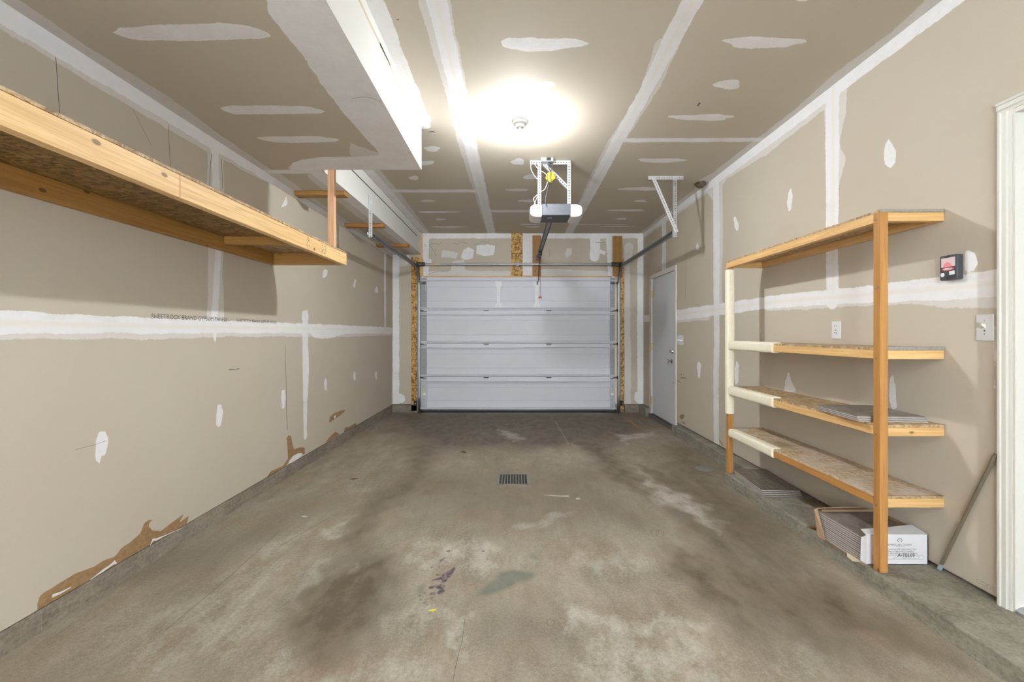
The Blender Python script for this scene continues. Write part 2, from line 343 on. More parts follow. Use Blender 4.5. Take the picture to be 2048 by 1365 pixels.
def wmat(o):
    m = o.matrix_basis.copy()
    if o.parent is not None: m = wmat(o.parent) @ o.matrix_parent_inverse @ m
    return m
def link(o, parent=None):
    COL.objects.link(o)
    if parent is not None:
        o.parent = parent; o.matrix_parent_inverse = wmat(parent).inverted()
    return o
def build(name, mb, mats, parent=None, bevel=0.0, seg=2, smooth=False, solid=0.0, mtx=None):
    me = bpy.data.meshes.new(name); me.from_pydata(mb.v, [], mb.f)
    for m in (mats if isinstance(mats, (list, tuple)) else [mats]): me.materials.append(M[m])
    me.polygons.foreach_set('material_index', mb.m)
    if smooth: me.polygons.foreach_set('use_smooth', [True] * len(me.polygons))
    me.update()
    o = bpy.data.objects.new(name, me)
    if mtx is not None: o.matrix_basis = mtx
    link(o, parent)
    if solid:
        d = o.modifiers.new('thickness', 'SOLIDIFY'); d.thickness = solid; d.offset = 0
    if bevel:
        d = o.modifiers.new('bevel', 'BEVEL'); d.width = bevel; d.segments = seg; d.limit_method = 'ANGLE'
    if smooth:
        try:
            me.set_sharp_from_angle(angle=math.radians(40))
        except Exception: pass
    return o
def tag(o, label, cat, group=None, kind=None):
    o['label'] = label; o['category'] = cat
    if group: o['group'] = group
    if kind: o['kind'] = kind
    return o
def thing(name, label, cat, loc, group=None, kind=None):
    o = bpy.data.objects.new(name, None); o.empty_display_size = 0.05; o.location = loc
    link(o); return tag(o, label, cat, group, kind)
def frame(x, y, z, t):
    m = Matrix((x, y, z)).transposed().to_4x4(); m.translation = Vector(t); return m
def board(name, p0, p1, w, h, up, mat, parent=None, bevel=0.002, extra=None):
    """sawn board from p0 to p1 (centre line); h along up, w sideways; grain runs along its length (local x)"""
    p0, p1 = Vector(p0), Vector(p1); x = (p1 - p0).normalized(); u = Vector(up); u = (u - x * u.dot(x)).normalized(); y = u.cross(x)
    L = (p1 - p0).length; mb = MB().box((0, -w / 2, -h / 2), (L, w / 2, h / 2)); mats = [mat]
    if extra: extra(mb); mats += ['ink', 'red_pencil', 'leaf_brown', 'dark_steel']
    return build(name, mb, mats, parent, bevel, 1, mtx=frame(x, y, u, p0))
def boardbox(name, lo, hi, mat, parent=None, bevel=0.002, extra=None):
    d = [hi[i] - lo[i] for i in range(3)]; a = d.index(max(d)); c = [(lo[i] + hi[i]) / 2 for i in range(3)]
    p0, p1 = list(c), list(c); p0[a] = lo[a]; p1[a] = hi[a]
    up = (1, 0, 0) if a == 2 else (0, 0, 1); ui = 0 if a == 2 else 2
    wi = [i for i in range(3) if i not in (a, ui)][0]
    return board(name, p0, p1, d[wi], d[ui], up, mat, parent, bevel, extra)
def copy_tree(o, parent=None):
    c = o.copy(); COL.objects.link(c); c.parent = parent
    for ch in [x for x in bpy.data.objects if x.parent == o]: copy_tree(ch, c)
    return c
def text(mb, s, size, mtx, mi=0, align='CENTER', shear=0.0):
    cu = bpy.data.curves.new('lettering', 'FONT'); cu.body = s; cu.size = size; cu.align_x = align; cu.align_y = 'CENTER'; cu.resolution_u = 3; cu.shear = shear
    o = bpy.data.objects.new('lettering', cu); COL.objects.link(o)
    dg = bpy.context.evaluated_depsgraph_get(); dg.update()
    me = bpy.data.meshes.new_from_object(o.evaluated_get(dg))
    mb.add([mtx @ v.co for v in me.vertices], [tuple(p.vertices) for p in me.polygons], mi)
    bpy.data.objects.remove(o); bpy.data.curves.remove(cu); bpy.data.meshes.remove(me)
FRONT = lambda x, y, z: frame((1, 0, 0), (0, 0, 1), (0, -1, 0), (x, y, z))     # faces the camera end of the room
def spline(pts, n=8):
    P = [Vector(p) for p in pts]; P = [2 * P[0] - P[1]] + P + [2 * P[-1] - P[-2]]; out = []
    for i in range(1, len(P) - 2):
        a, b, c, d = P[i - 1:i + 3]
        for k in range(n):
            t = k / n
            out.append(0.5 * ((2 * b) + (c - a) * t + (2 * a - 5 * b + 4 * c - d) * t * t + (3 * b - a - 3 * c + d) * t ** 3))
    out.append(P[-2]); return out

# ------------------------------------------------------------------ large surfaces: fine grids that carry the shape of every mark as a distance field
BIG = 0.10
def sd_poly(U, V, pts):
    P = np.array(pts, float); d = np.full(U.shape, 1e9); ins = np.zeros(U.shape, bool); n = len(P)
    for i in range(n):
        a, b = P[i], P[(i + 1) % n]; e = b - a
        wu, wv = U - a[0], V - a[1]; t = np.clip((wu * e[0] + wv * e[1]) / max(e @ e, 1e-12), 0, 1)
        d = np.minimum(d, (wu - e[0] * t) ** 2 + (wv - e[1] * t) ** 2)
        c = (a[1] > V) != (b[1] > V)
        with np.errstate(divide='ignore', invalid='ignore'):
            xi = a[0] + (V - a[1]) * (e[0] / (e[1] if abs(e[1]) > 1e-12 else 1e-12))
        ins ^= c & (U < xi)
    d = np.sqrt(d); return np.where(ins, d, -d)
def sd_band(U, V, pts):
    """pts: (u, v, half width)"""
    best = np.full(U.shape, -1e9)
    for a, b in zip(pts[:-1], pts[1:]):
        eu, ev = b[0] - a[0], b[1] - a[1]; wu, wv = U - a[0], V - a[1]
        t = np.clip((wu * eu + wv * ev) / max(eu * eu + ev * ev, 1e-12), 0, 1)
        best = np.maximum(best, a[2] + (b[2] - a[2]) * t - np.sqrt((wu - eu * t) ** 2 + (wv - ev * t) ** 2))
    return best
def sd_ell(U, V, c, ru, rv, ang=0.0):
    ca, sa = math.cos(ang), math.sin(ang); u = (U - c[0]) * ca + (V - c[1]) * sa; v = -(U - c[0]) * sa + (V - c[1]) * ca
    k = np.sqrt((u / ru) ** 2 + (v / rv) ** 2); return (1 - k) * min(ru, rv)
class Surf:
    def __init__(s, names, default): s.names = names; s.default = default; s.V = []; s.Fc = []; s.A = {n: [] for n in names}; s.MI = []; s.n = 0
    def patch(s, fn, us, vs, marks=(), holes=(), flip=False, fields=None):
        us, vs = np.array(us), np.array(vs); nu, nv = len(us), len(vs)
        U, V = np.meshgrid(us, vs, indexing='ij'); U = U.ravel(); V = V.ravel()
        X, Y, Z = fn(U, V); pts = np.stack([np.broadcast_to(np.asarray(q, float), U.shape) for q in (X, Y, Z)], 1)
        f = {n: np.full(U.shape, s.default) for n in s.names}
        for name, kind, data in marks:
            if kind == 'poly': g = lambda u, v: sd_poly(u, v, data); q = np.array(data)[:, :2]; lo, hi = q.min(0), q.max(0)
            elif kind == 'band': g = lambda u, v: sd_band(u, v, data); q = np.array(data); w = q[:, 2].max(); lo, hi = q[:, :2].min(0) - w, q[:, :2].max(0) + w
            else: g = lambda u, v: sd_ell(u, v, *data); w = max(data[1], data[2]); lo, hi = np.array(data[0]) - w, np.array(data[0]) + w
            m = (U > lo[0] - BIG) & (U < hi[0] + BIG) & (V > lo[1] - BIG) & (V < hi[1] + BIG)
            if m.any(): f[name][m] = np.maximum(f[name][m], np.clip(g(U[m], V[m]), -BIG, BIG))
        if fields: fields(U, V, f)
        I = np.arange(nu * nv).reshape(nu, nv); a, b, c, d = I[:-1, :-1], I[1:, :-1], I[1:, 1:], I[:-1, 1:]
        keep = np.ones(a.shape, bool); cu = (us[:-1] + us[1:]) / 2; cv = (vs[:-1] + vs[1:]) / 2
        for u0, u1, v0, v1 in holes: keep &= ~(((cu > u0) & (cu < u1))[:, None] & ((cv > v0) & (cv < v1))[None, :])
        q = np.stack([a, b, c, d] if not flip else [a, d, c, b], -1)[keep].reshape(-1, 4) + s.n
        s.V.append(pts); s.Fc.append(q); s.MI.append(np.zeros(len(q), int)); s.n += len(pts)
        for n in s.names: s.A[n].append(f[n])
    def mb(s, mb, off=0):
        if not mb.v: return
        by = {}
        for f_, m_ in zip(mb.f, mb.m): by.setdefault(len(f_), []).append((f_, m_))
        vs = np.array(mb.v, float); s.V.append(vs)
        s.extra = getattr(s, 'extra', [])
        for f_, m_ in zip(mb.f, mb.m): s.extra.append((tuple(i + s.n for i in f_), m_ + off))
        for n in s.names: s.A[n].append(np.full(len(vs), s.default))
        s.n += len(vs)
    def build(s, name, mats):
        V = np.concatenate(s.V); faces = np.concatenate(s.Fc).tolist(); mi = np.concatenate(s.MI).tolist()
        for f_, m_ in getattr(s, 'extra', []): faces.append(f_); mi.append(m_)
        me = bpy.data.meshes.new(name); me.from_pydata(V.tolist(), [], faces)
        for m in mats: me.materials.append(M[m])
        me.polygons.foreach_set('material_index', mi)
        for n in s.names:
            at = me.attributes.new(n, 'FLOAT', 'POINT'); at.data.foreach_set('value', np.concatenate(s.A[n]).astype(np.float32))
        me.update(); o = bpy.data.objects.new(name, me); COL.objects.link(o); return o
def steps(a, b, fine, extra=(), coarse_to=None, coarse=0.08):
    r = list(np.linspace(a, b, max(2, int(round((b - a) / fine)) + 1)))
    if coarse_to is not None: r = list(np.arange(coarse_to, a - coarse * 0.5, coarse)) + r
    r += list(extra); r = np.unique(np.round(np.array(r), 5)); return r[np.concatenate([[True], np.diff(r) > 1e-4])]
DW = ('mud', 'thin', 'tear', 'core')
BULB1, BULB2, SKY, EXPOSURE = 2500.0, 3000.0, 20.0, 0.53
# ================================================================== THE ROOM SHELL
GAP = 0.006   # dark gap between the boards and the concrete under them
CT = 0.1245   # top of the concrete stem wall
def spot(conv, x, y, w, h, tip=0.0):
    """a skim-coat spot seen at x, y with size w, h"""
    pts = []
    for k in range(14):
        a = 2 * math.pi * k / 14; r = 1 + 0.14 * math.sin(3 * a + x) + 0.08 * math.sin(5 * a + y)
        pts.append(conv(x + math.cos(a) * w / 2 * r + tip * math.sin(a) * w / 2, y + math.sin(a) * h / 2 * r))
    return ('mud', 'poly', pts)
def P(conv, pts): return [conv(*p) for p in pts]

# ---- left wall
Lm = [('mud', 'band', [(-2.6, 1.282, .043), (1.5, 1.281, .043), (3.0, 1.284, .042), (4.5, 1.286, .046), (6.92, 1.288, .047)]),
      ('core', 'band', [(-2.6, 1.280, .012), (2.6, 1.279, .013), (4.6, 1.287, .010), (6.92, 1.288, .012)]),
      ('thin', 'band', [(1.5, 1.262, .045), (2.2, 1.255, .045), (3, 1.262, .045), (4.2, 1.265, .06), (5.4, 1.262, .06), (6.92, 1.27, .055)]),
      ('thin', 'band', [(2.815, 1.32, .085), (2.815, 1.6, .070), (2.82, 1.9, .078), (2.815, 2.2, .082), (2.82, 2.5, .07)]),
      ('mud', 'band', [(2.80, 1.32, .030), (2.84, 1.75, .030), (2.80, 2.5, .035)]),
      ('mud', 'band', [(-2.6, 2.46, .055), (1.6, 2.445, .050), (2.6, 2.455, .05), (4.0, 2.46, .04), (6.92, 2.465, .035)]),
      ('thin', 'band', [(1.6, 2.43, .055), (2.4, 2.42, .055), (3.2, 2.44, .05), (3.3, 2.45, .05)]),
      ('mud', 'band', [(4.02, .30, .030), (4.02, .6, .040), (4.03, .9, .060), (4.015, 1.25, .055), (4.03, 1.40, .05)]),
      ('mud', 'band', [(6.5, 1.28, .04), (6.5, 1.6, .05), (6.49, 2.1, .055), (6.5, 2.5, .05)]),
      ('mud', 'band', [(6.90, .12, .05), (6.89, .6, .02), (6.9, 2.48, .015)]),
      ('mud', 'poly', P(on_left, [(425, 664), (434, 664), (430, 692)])),
      ('mud', 'poly', P(on_left, zz(0, 600, .3906, [(1590, 160), (1790, 168), (1740, 182), (1680, 200), (1610, 195), (1592, 180)]))),
      ('mud', 'poly', P(on_left, [(192, 885), (198, 866), (210, 864), (216, 880), (212, 905), (206, 914), (204, 909), (198, 928), (192, 920)])),
      ('mud', 'poly', P(on_left, [(434, 825), (436, 811), (443, 810), (446, 825), (441, 853), (433, 852)])),
      ('mud', 'poly', P(on_left, [(562, 795), (564, 781), (570, 780), (571, 800), (569, 818), (564, 818)])),
      spot(on_left, 651, 769, 5, 25), spot(on_left, 709, 753, 5, 19), spot(on_left, 752, 751, 4, 17),
      ('mud', 'poly', P(on_left, [(645, 556), (646, 542), (650, 537), (656, 541), (654, 551), (648, 556)])),
      ('mud', 'poly', P(on_left, [(705, 572), (710, 557), (713, 562), (710, 576)])), spot(on_left, 753, 581, 7, 13),
      ('mud', 'poly', P(on_left, [(604, 640), (605, 622), (615, 620), (616, 640)])),
      ('mud', 'poly', P(on_left, [(573, 392), (575, 408), (570, 413), (563, 414)])),
      ('tear', 'poly', P(on_left, zz(0, 950, .3041, [(245, 905), (243, 855), (265, 790), (350, 740), (490, 650), (620, 605), (680, 565), (758, 540), (800, 480), (860, 440), (925, 385), (948, 320), (975, 300), (1012, 290), (985, 312), (975, 335), (1000, 365), (1060, 370), (1130, 315), (1212, 255), (1185, 305), (1170, 325), (1245, 265), (1230, 320), (1180, 358), (1060, 420), (900, 520), (760, 600), (600, 700), (400, 822)]))),
      ('tear', 'poly', P(on_left, zz(0, 600, .3906, [(1365, 915), (1385, 880), (1450, 850), (1475, 815), (1472, 770), (1470, 712), (1462, 722), (1474, 697), (1490, 695), (1498, 740), (1506, 765), (1540, 755), (1560, 757), (1562, 790), (1520, 800), (1480, 830), (1430, 890)]))),
      ('tear', 'poly', P(on_left, zz(0, 600, .3906, [(1684, 626), (1690, 600), (1712, 580), (1765, 562), (1768, 570), (1745, 590), (1720, 607), (1690, 628)]))),
      ('tear', 'poly', P(on_left, zz(0, 600, .3906, [(1665, 732), (1700, 690), (1718, 675), (1740, 690), (1700, 715)]))),
      ('tear', 'poly', P(on_left, zz(0, 600, .3906, [(1760, 682), (1766, 655), (1790, 650), (1806, 640), (1822, 630), (1826, 645), (1790, 668)]))),
      ('tear', 'poly', P(on_left, zz(0, 950, .3041, [(605, 188), (615, 170), (662, 156), (655, 166), (625, 182)]))),
      ('mud', 'poly', P(on_left, zz(0, 600, .3906, [(1476, 835), (1480, 800), (1500, 785), (1530, 790), (1560, 782), (1545, 802), (1500, 835)]))),
      ('mud', 'poly', P(on_left, zz(0, 950, .3041, [(600, 690), (625, 660), (690, 630), (745, 575), (768, 575), (762, 600), (1000, 460), (1005, 420), (1028, 425), (1030, 432), (1190, 348), (1190, 356), (1010, 455), (765, 602), (690, 645), (610, 695)])))]
wl = Surf(DW, -BIG)
us = steps(1.35, YB, .0125, coarse_to=YR, coarse=.1); vs = steps(CT + GAP, 2.49, .0125, [ZC])
wl.patch(lambda u, v: (WL, u, v), us, vs, Lm)
bx = MB().box((WL - .12, YR, CT + GAP), (WL, YB + .12, ZC + .1), 0, skip='r')
bx.box((WL - .05, YB, CT + GAP), (WL, YB + .12, ZC + .1)).box((WL - .11, YR - .1, CT - .02), (WL - .035, YB + .1, CT + GAP + .01))
# pencil lines and the maker's print on the board
def left_line(pts, w, mi): bx.strip([(WL, *on_left(*p)) for p in pts], w, (1, 0, 0), .0006, mi)
left_line([(111, 115), (114, 150), (116, 190), (120, 232)], .0028, 1)
left_line([(337, 250), (338, 290), (341, 335)], .003, 1)
left_line([(423, 308), (420, 340), (419, 378)], .004, 1); left_line([(443, 318), (445, 378)], .004, 1)
left_line([(265, 218), (284, 255), (303, 292)], .002, 2)
left_line([(458, 740), (468, 739), (478, 738)], .006, 2); left_line([(150, 900), (190, 890), (212, 882)], .0015, 2)
left_line([(570, 690), (572, 760), (573, 830), (575, 860)], .006, 2)
left_line([(180, 1161), (192, 1152), (206, 1142), (219, 1133), (229, 1125), (233, 1128)], [.003, .006, .012, .010, .018, .004], 3); left_line([(300, 1092), (306, 1080), (312, 1080), (330, 1072), (363, 1057)], [.003, .014, .012, .005, .003], 3)
left_line([(104, 1193), (122, 1186), (142, 1175)], [.013, .009, .004], 3); left_line([(578, 925), (586, 918), (596, 911), (604, 908)], [.02, .045, .035, .012], 3); left_line([(668, 836), (671, 833)], .03, 3)
text(bx, 'SHEETROCK BRAND GYPSUM PANELS', .036, frame((0, 1, 0), (0, 0, 1), (1, 0, 0), (WL + .0007, 2.62, 1.331)), 1)
text(bx, 'SHEETROCK BRAND GYPSUM PANELS', .030, frame((0, 1, 0), (0, 0, 1), (1, 0, 0), (WL + .0007, 3.28, 1.330)), 1)
wl.mb(bx)
tag(wl.build('wall_left', ['drywall', 'pencil', 'ink_soft', 'label_white']), 'long unpainted drywall wall on the left with taped seams and torn brown paper', 'wall', kind='structure')

# ---- right wall
D2 = (5.475, 6.55, .05, 2.096)      # far white door, outer frame
D3 = (0.860, 1.800, .095, 2.160)    # near door opening
Rm = [('mud', 'band', [(-2.6, 1.445, .055), (1.9, 1.448, .058), (2.4, 1.462, .050), (3.0, 1.480, .05), (3.6, 1.487, .050), (4.2, 1.478, .055), (5.4, 1.468, .066), (6.92, 1.47, .05)]),
      ('core', 'band', [(-2.6, 1.45, .012), (2.0, 1.452, .012), (3.6, 1.487, .012), (5.4, 1.47, .014), (6.92, 1.47, .01)]),
      ('thin', 'band', [(1.8, 1.415, .07), (2.05, 1.42, .06), (2.3, 1.445, .05), (3.0, 1.465, .06), (3.5, 1.48, .06)]),
      ('thin', 'band', [(4.6, 1.46, .08), (5.42, 1.45, .075)]),
      ('mud', 'band', [(2.795, 1.45, .058), (2.80, 1.8, .052), (2.795, 2.2, .060), (2.795, 2.85, .060)]),
      ('core', 'band', [(2.79, 1.5, .012), (2.79, 2.8, .012)]),
      ('thin', 'band', [(2.79, 2.15, .05), (2.77, 2.3, .085), (2.80, 2.42, .06), (2.77, 2.6, .095), (2.77, 2.82, .10)]),
      ('mud', 'poly', P(on_right, [(1645, 610), (1672, 608), (1668, 613), (1664, 620), (1657, 615)])),
      ('mud', 'band', [(4.40, .10, .055), (4.41, .7, .060), (4.39, 1.2, .060), (4.40, 1.7, .066), (4.40, 2.3, .072), (4.41, 2.85, .06)]),
      ('thin', 'band', [(4.36, 1.5, .09), (4.34, 1.75, .06), (4.35, 2.2, .09), (4.36, 2.85, .09)]),
      ('mud', 'band', [(5.95, 2.05, .09), (5.94, 2.3, .075), (5.95, 2.85, .09)]),
      ('mud', 'band', [(-2.6, 2.795, .055), (2.0, 2.79, .055), (3.4, 2.79, .058), (4.5, 2.79, .055), (6.92, 2.795, .045)]),
      ('thin', 'band', [(2.85, 2.76, .06), (3.5, 2.755, .08), (4.2, 2.77, .06), (4.45, 2.70, .10), (4.6, 2.76, .05), (6.9, 2.78, .06)]),
      ('mud', 'band', [(6.90, .1, .03), (6.9, 2.82, .03)]),
      ('mud', 'poly', P(on_right, [(1767, 308), (1770, 290), (1778, 273), (1786, 288), (1794, 303), (1791, 325), (1780, 337), (1770, 328)])),
      ('mud', 'poly', P(on_right, [(1573, 405), (1577, 385), (1582, 376), (1586, 392), (1583, 420), (1577, 425)])),
      ('mud', 'poly', P(on_right, [(1467, 437), (1470, 432), (1478, 450), (1477, 460), (1473, 462), (1470, 455)])),
      spot(on_right, 1398, 739, 8, 33), spot(on_right, 1395, 494, 6, 14), 
      ('mud', 'poly', P(on_right, [(1568, 784), (1570, 762), (1577, 742), (1582, 760), (1592, 780), (1588, 785)])),
      ('mud', 'poly', P(on_right, [(1779, 760), (1786, 745), (1790, 770), (1793, 815), (1785, 822), (1779, 800)])),
      ('mud', 'poly', P(on_right, [(1469, 740), (1473, 722), (1478, 730), (1477, 765), (1470, 772)])),
      ('mud', 'poly', P(on_right, [(1929, 502), (1940, 500), (1952, 507), (1956, 525), (1950, 540), (1936, 548), (1930, 545)])),
      ('mud', 'band', [(1.845, .9, .004), (1.85, 1.2, .006), (1.845, 1.3, .004)]),
      ('tear', 'poly', P(on_right, [(1359, 832), (1364, 829), (1369, 831), (1367, 836), (1364, 840), (1360, 837)])),
      ('tear', 'poly', P(on_right, [(1362, 843), (1368, 845), (1373, 849), (1366, 847)])),
      ('tear', 'poly', P(on_right, zz(1340, 820, .1758, [(520, 318), (550, 330), (580, 360), (610, 410), (590, 400), (560, 350)])))]
wr = Surf(DW, -BIG)
us = steps(1.55, YB, .0125, [D2[0], D2[1], D3[0], D3[1]], coarse_to=YR, coarse=.1)
vs = steps(CT + .012, ZC, .0125, [D2[2] + .1, D2[3], D3[3], CT + .012])
wr.patch(lambda u, v: (WR, u, v), us, vs, Rm, [D2, D3], flip=True)
bx = MB(); zb = CT + .012; tp = ZC + .1
for a, b, z0, z1 in ((YR, D3[0], zb, tp), (D3[1], D2[0], zb, tp), (D2[1], YB + .12, zb, tp), (D3[0], D3[1], D3[3], tp), (D2[0], D2[1], D2[3], tp)):
    bx.box((WR, a, z0), (WR + .12, b, z1), 0, skip='l')
bx.box((WR, YB, zb), (WR + .05, YB + .12, tp))
for a, b in ((YR - .1, D3[0]), (D3[1], D2[0]), (D2[1], YB + .1)): bx.box((WR + .035, a, .05), (WR + .11, b, zb + .01))
def right_line(pts, w, mi): bx.strip([(WR, *on_right(*p)) for p in pts], w, (-1, 0, 0), .0006, mi)
right_line([(1373, 500), (1372, 560), (1370, 600)], .004, 2); right_line([(1363, 766), (1352, 760), (1345, 768)], .006, 2)
right_line([(1362, 749), (1363, 751)], .02, 1); right_line([(1361, 756), (1372, 757)], .008, 2)
text(bx, 'CODE', .028, frame((0, -1, 0), (0, 0, 1), (-1, 0, 0), (WR - .0007, 1.885, .160)), 3)
wr.mb(bx)
tag(wr.build('wall_right', ['drywall', 'pencil', 'ink_soft', 'print_faint']), 'unpainted drywall wall on the right behind the tall shelving', 'wall', kind='structure')

# ---- far wall around the garage door
ox0, ox1, oz = -1.43, 1.54, 2.09
B = on_back
Bm = [('mud', 'band', [(-1.46, 2.785, .05), (2.0, 2.785, .05)]), ('mud', 'band', [(WR, .1, .085), (WR - .01, 1.2, .085), (WR, 2.8, .085)]), ('mud', 'band', [(WL, .1, .10), (WL, 1.2, .10), (WL, 2.45, .10)]),
      ('thin', 'band', [(WL + .08, 2.35, .06), (-1.62, 2.36, .06)]), ('mud', 'poly', P(B, [(812, 512), (816, 508), (822, 520), (816, 530), (809, 527)])),
      ('mud', 'band', [(-1.40, 2.1, .055), (-1.40, 2.8, .055)]), ('mud', 'poly', P(B, [(846, 536), (846, 520), (862, 518), (864, 528), (856, 538)])),
      ('thin', 'poly', P(B, [(881, 516), (884, 500), (900, 502), (916, 506), (913, 519), (900, 516)])), ('mud', 'poly', P(B, [(922, 516), (926, 500), (936, 495), (948, 500), (946, 517), (932, 520)])),
      ('mud', 'poly', P(B, [(952, 508), (953, 492), (975, 489), (990, 492), (988, 510), (968, 512)])), ('thin', 'poly', P(B, [(905, 522), (928, 520), (930, 540), (960, 545), (900, 546)])),
      ('thin', 'band', [(-1.35, 2.18, .045), (-.1, 2.18, .045)]), ('thin', 'band', [(.45, 2.20, .06), (1.5, 2.18, .045)]), ('mud', 'poly', P(B, [(1045, 466), (1066, 466), (1066, 552), (1045, 552)])),
      ('mud', 'band', [(1.26, 2.45, .075), (1.27, 2.75, .08)]), ('mud', 'poly', P(B, [(1194, 506), (1190, 492), (1202, 500), (1213, 504), (1210, 510)])), ('thin', 'poly', P(B, [(1130, 510), (1134, 496), (1144, 498), (1143, 510), (1134, 516)])),
      ('mud', 'band', [(1.52, 2.1, .05), (1.50, 2.8, .06)]), ('mud', 'band', [(.36, 2.74, .05), (.36, 2.80, .06)]), ('mud', 'band', [(1.61, 2.76, .09), (1.61, 2.8, .09)]),
      ('thin', 'band', [(1.76, .1, .04), (1.78, .8, .05), (1.76, 2.3, .05), (1.80, 2.6, .07)]), ('thin', 'poly', P(B, [(1255, 690), (1262, 690), (1262, 810), (1250, 808), (1254, 760)])),
      ('mud', 'poly', P(B, [(787, 788), (802, 788), (809, 792), (811, 800), (806, 806), (790, 806)])), ('mud', 'poly', P(B, [(1268, 800), (1270, 785), (1287, 780), (1287, 808), (1274, 806)]))]
wb = Surf(DW, -BIG)
us = steps(WL, WR, .0125, [ox0, ox1]); vs = steps(CT + .008, ZC, .0125, [oz])
wb.patch(lambda u, v: (u, YB, v), us, vs, Bm, [(ox0, ox1, 0, oz)])
bx = MB()
for a, b, z0, z1 in ((WL - .12, ox0, CT + .008, tp), (ox1, WR + .12, CT + .008, tp), (ox0, ox1, oz, tp)):
    bx.box((a, YB + .0005, z0), (b, YB + .12, z1))
bx.box((WL - .1, YB + .035, .0), (ox0, YB + .11, CT + .02)).box((ox1, YB + .035, .0), (WR + .1, YB + .11, CT + .02))
for _ in range(120):   # mildew specks and dark cobweb threads
    x = random.choice([random.uniform(845, 1015), random.uniform(845, 905), random.uniform(1255, 1287), random.uniform(1085, 1220)]); y = random.uniform(470, 550)
    if 1085 < x < 1220 and random.random() < .6: continue
    p = B(x, y); q = (p[0] + random.uniform(-.01, .01), p[1] + random.uniform(-.006, .006))
    bx.strip([(p[0], YB, p[1]), (q[0], YB, q[1])], random.uniform(.002, .005), (0, -1, 0), .0008, 1)
for pts in ([(848, 488), (853, 494), (860, 492), (866, 500), (872, 512)], [(858, 490), (868, 487), (878, 489), (884, 484)], [(905, 486), (915, 489), (922, 484), (935, 487)], [(1098, 498), (1100, 508), (1098, 515)], [(1192, 485), (1203, 486), (1212, 485)], [(950, 490), (965, 483), (978, 486)], [(852, 552), (864, 546), (880, 542), (896, 543)]):
    bx.strip([(B(*p)[0], YB, B(*p)[1]) for p in pts], .0035, (0, -1, 0), .0008, 1)
wb.mb(bx)
tag(wb.build('wall_back', ['drywall', 'pencil']), 'far drywall wall with skim patches around and above the garage door', 'wall', kind='structure')
wx0, wx1, wz0, wz1 = -1.25, 1.25, .85, 2.15
wn = MB().box((WL - .12, YR - .12, 0), (wx0, YR, tp)).box((wx1, YR - .12, 0), (WR + .12, YR, tp)).box((wx0, YR - .12, 0), (wx1, YR, wz0)).box((wx0, YR - .12, wz1), (wx1, YR, tp))
w1 = thing('fill_window_1', 'made-up wide window added as daylight fill at the near end of the garage, behind the viewer', 'window', (0, YR - .06, wz0), kind='structure')  # unseen window, added as a low soft fill for the near walls and soffit
fr = MB()
for a, b, c_, d in ((wx0, wx0 + .05, wz0, wz1), (wx1 - .05, wx1, wz0, wz1), (-.025, .025, wz0, wz1), (wx0, wx1, wz0, wz0 + .05), (wx0, wx1, wz1 - .05, wz1)): fr.box((a, YR - .09, c_), (b, YR - .04, d))
build('frame', fr, 'primed_white', w1)
m_, nt_ = new_mat('fill_window_glass'); ms = nd(nt_, 'ShaderNodeMixShader', {0: .06, 1: nd(nt_, 'ShaderNodeBsdfTransparent').outputs[0], 2: nd(nt_, 'ShaderNodeBsdfGlossy', {'Roughness': .02}).outputs[0]}); nt_.links.new(ms.outputs[0], nd(nt_, 'ShaderNodeOutputMaterial').inputs[0]); M['fill_window_glass'] = m_
for a, b in ((wx0 + .05, -.025), (.025, wx1 - .05)): build('pane', MB().box((a, YR - .068, wz0 + .05), (b, YR - .062, wz1 - .05)), 'fill_window_glass', w1)
tag(build('wall_rear', wn, 'drywall'), 'plain drywall wall at the near end of the garage, behind the viewer', 'wall', kind='structure')

# ---- ceiling
C = on_ceil
Cm = [('mud', 'band', [(-.370, YR, .050), (-.368, 2.2, .050), (-.372, 3.4, .052), (-.366, 4.6, .055), (-.36, YB, .055)]),
      ('thin', 'band', [(-.372, YR, .075), (-.38, 3.0, .075), (-.39, 3.6, .08), (-.36, YB, .07)]), ('core', 'band', [(-.37, YR, .008), (-.366, YB, .008)]),
      ('mud', 'band', [(.845, YR, .050), (.842, 2.3, .052), (.852, 2.8, .045), (.842, 3.6, .055), (.85, 4.6, .060), (.85, YB, .055)]), ('core', 'band', [(.845, YR, .007), (.848, YB, .007)]),
      ('thin', 'band', [(.83, 2.4, .07), (.87, 2.8, .06), (.83, 3.7, .07), (.85, YB, .07)]),
      ('mud', 'band', [(.85, 3.585, .040), (2.03, 3.575, .036)]), ('mud', 'band', [(NX, 4.86, .05), (-.36, 4.86, .05)]), ('mud', 'band', [(-.36, 5.66, .055), (.85, 5.66, .055)]),
      ('mud', 'band', [(.85, 6.35, .02), (1.6, 6.35, .02)]),
      ('thin', 'band', [(2.01, YR, .07), (2.0, 2.0, .075), (2.01, 2.3, .04), (2.0, 2.6, .065), (2.01, 3.1, .045), (2.0, 4.3, .06), (1.97, 4.5, .07), (2.01, 4.8, .05), (2.01, YB, .05)]),
      ('mud', 'band', [(-.69, YR, .075), (-.68, 2.3, .062), (-.68, 3.0, .058), (-.69, 3.33, .055)]),
      ('mud', 'poly', P(C, [(836, 205), (845, 210), (848, 222), (858, 230), (863, 243), (852, 249), (842, 256), (836, 256)])),
      ('mud', 'band', [(NX + .05, 3.4, .05), (NX + .06, YB, .05)]), ('thin', 'band', [(NX + .10, 3.4, .05), (NX + .11, 5, .07), (NX + .09, YB, .05)])]
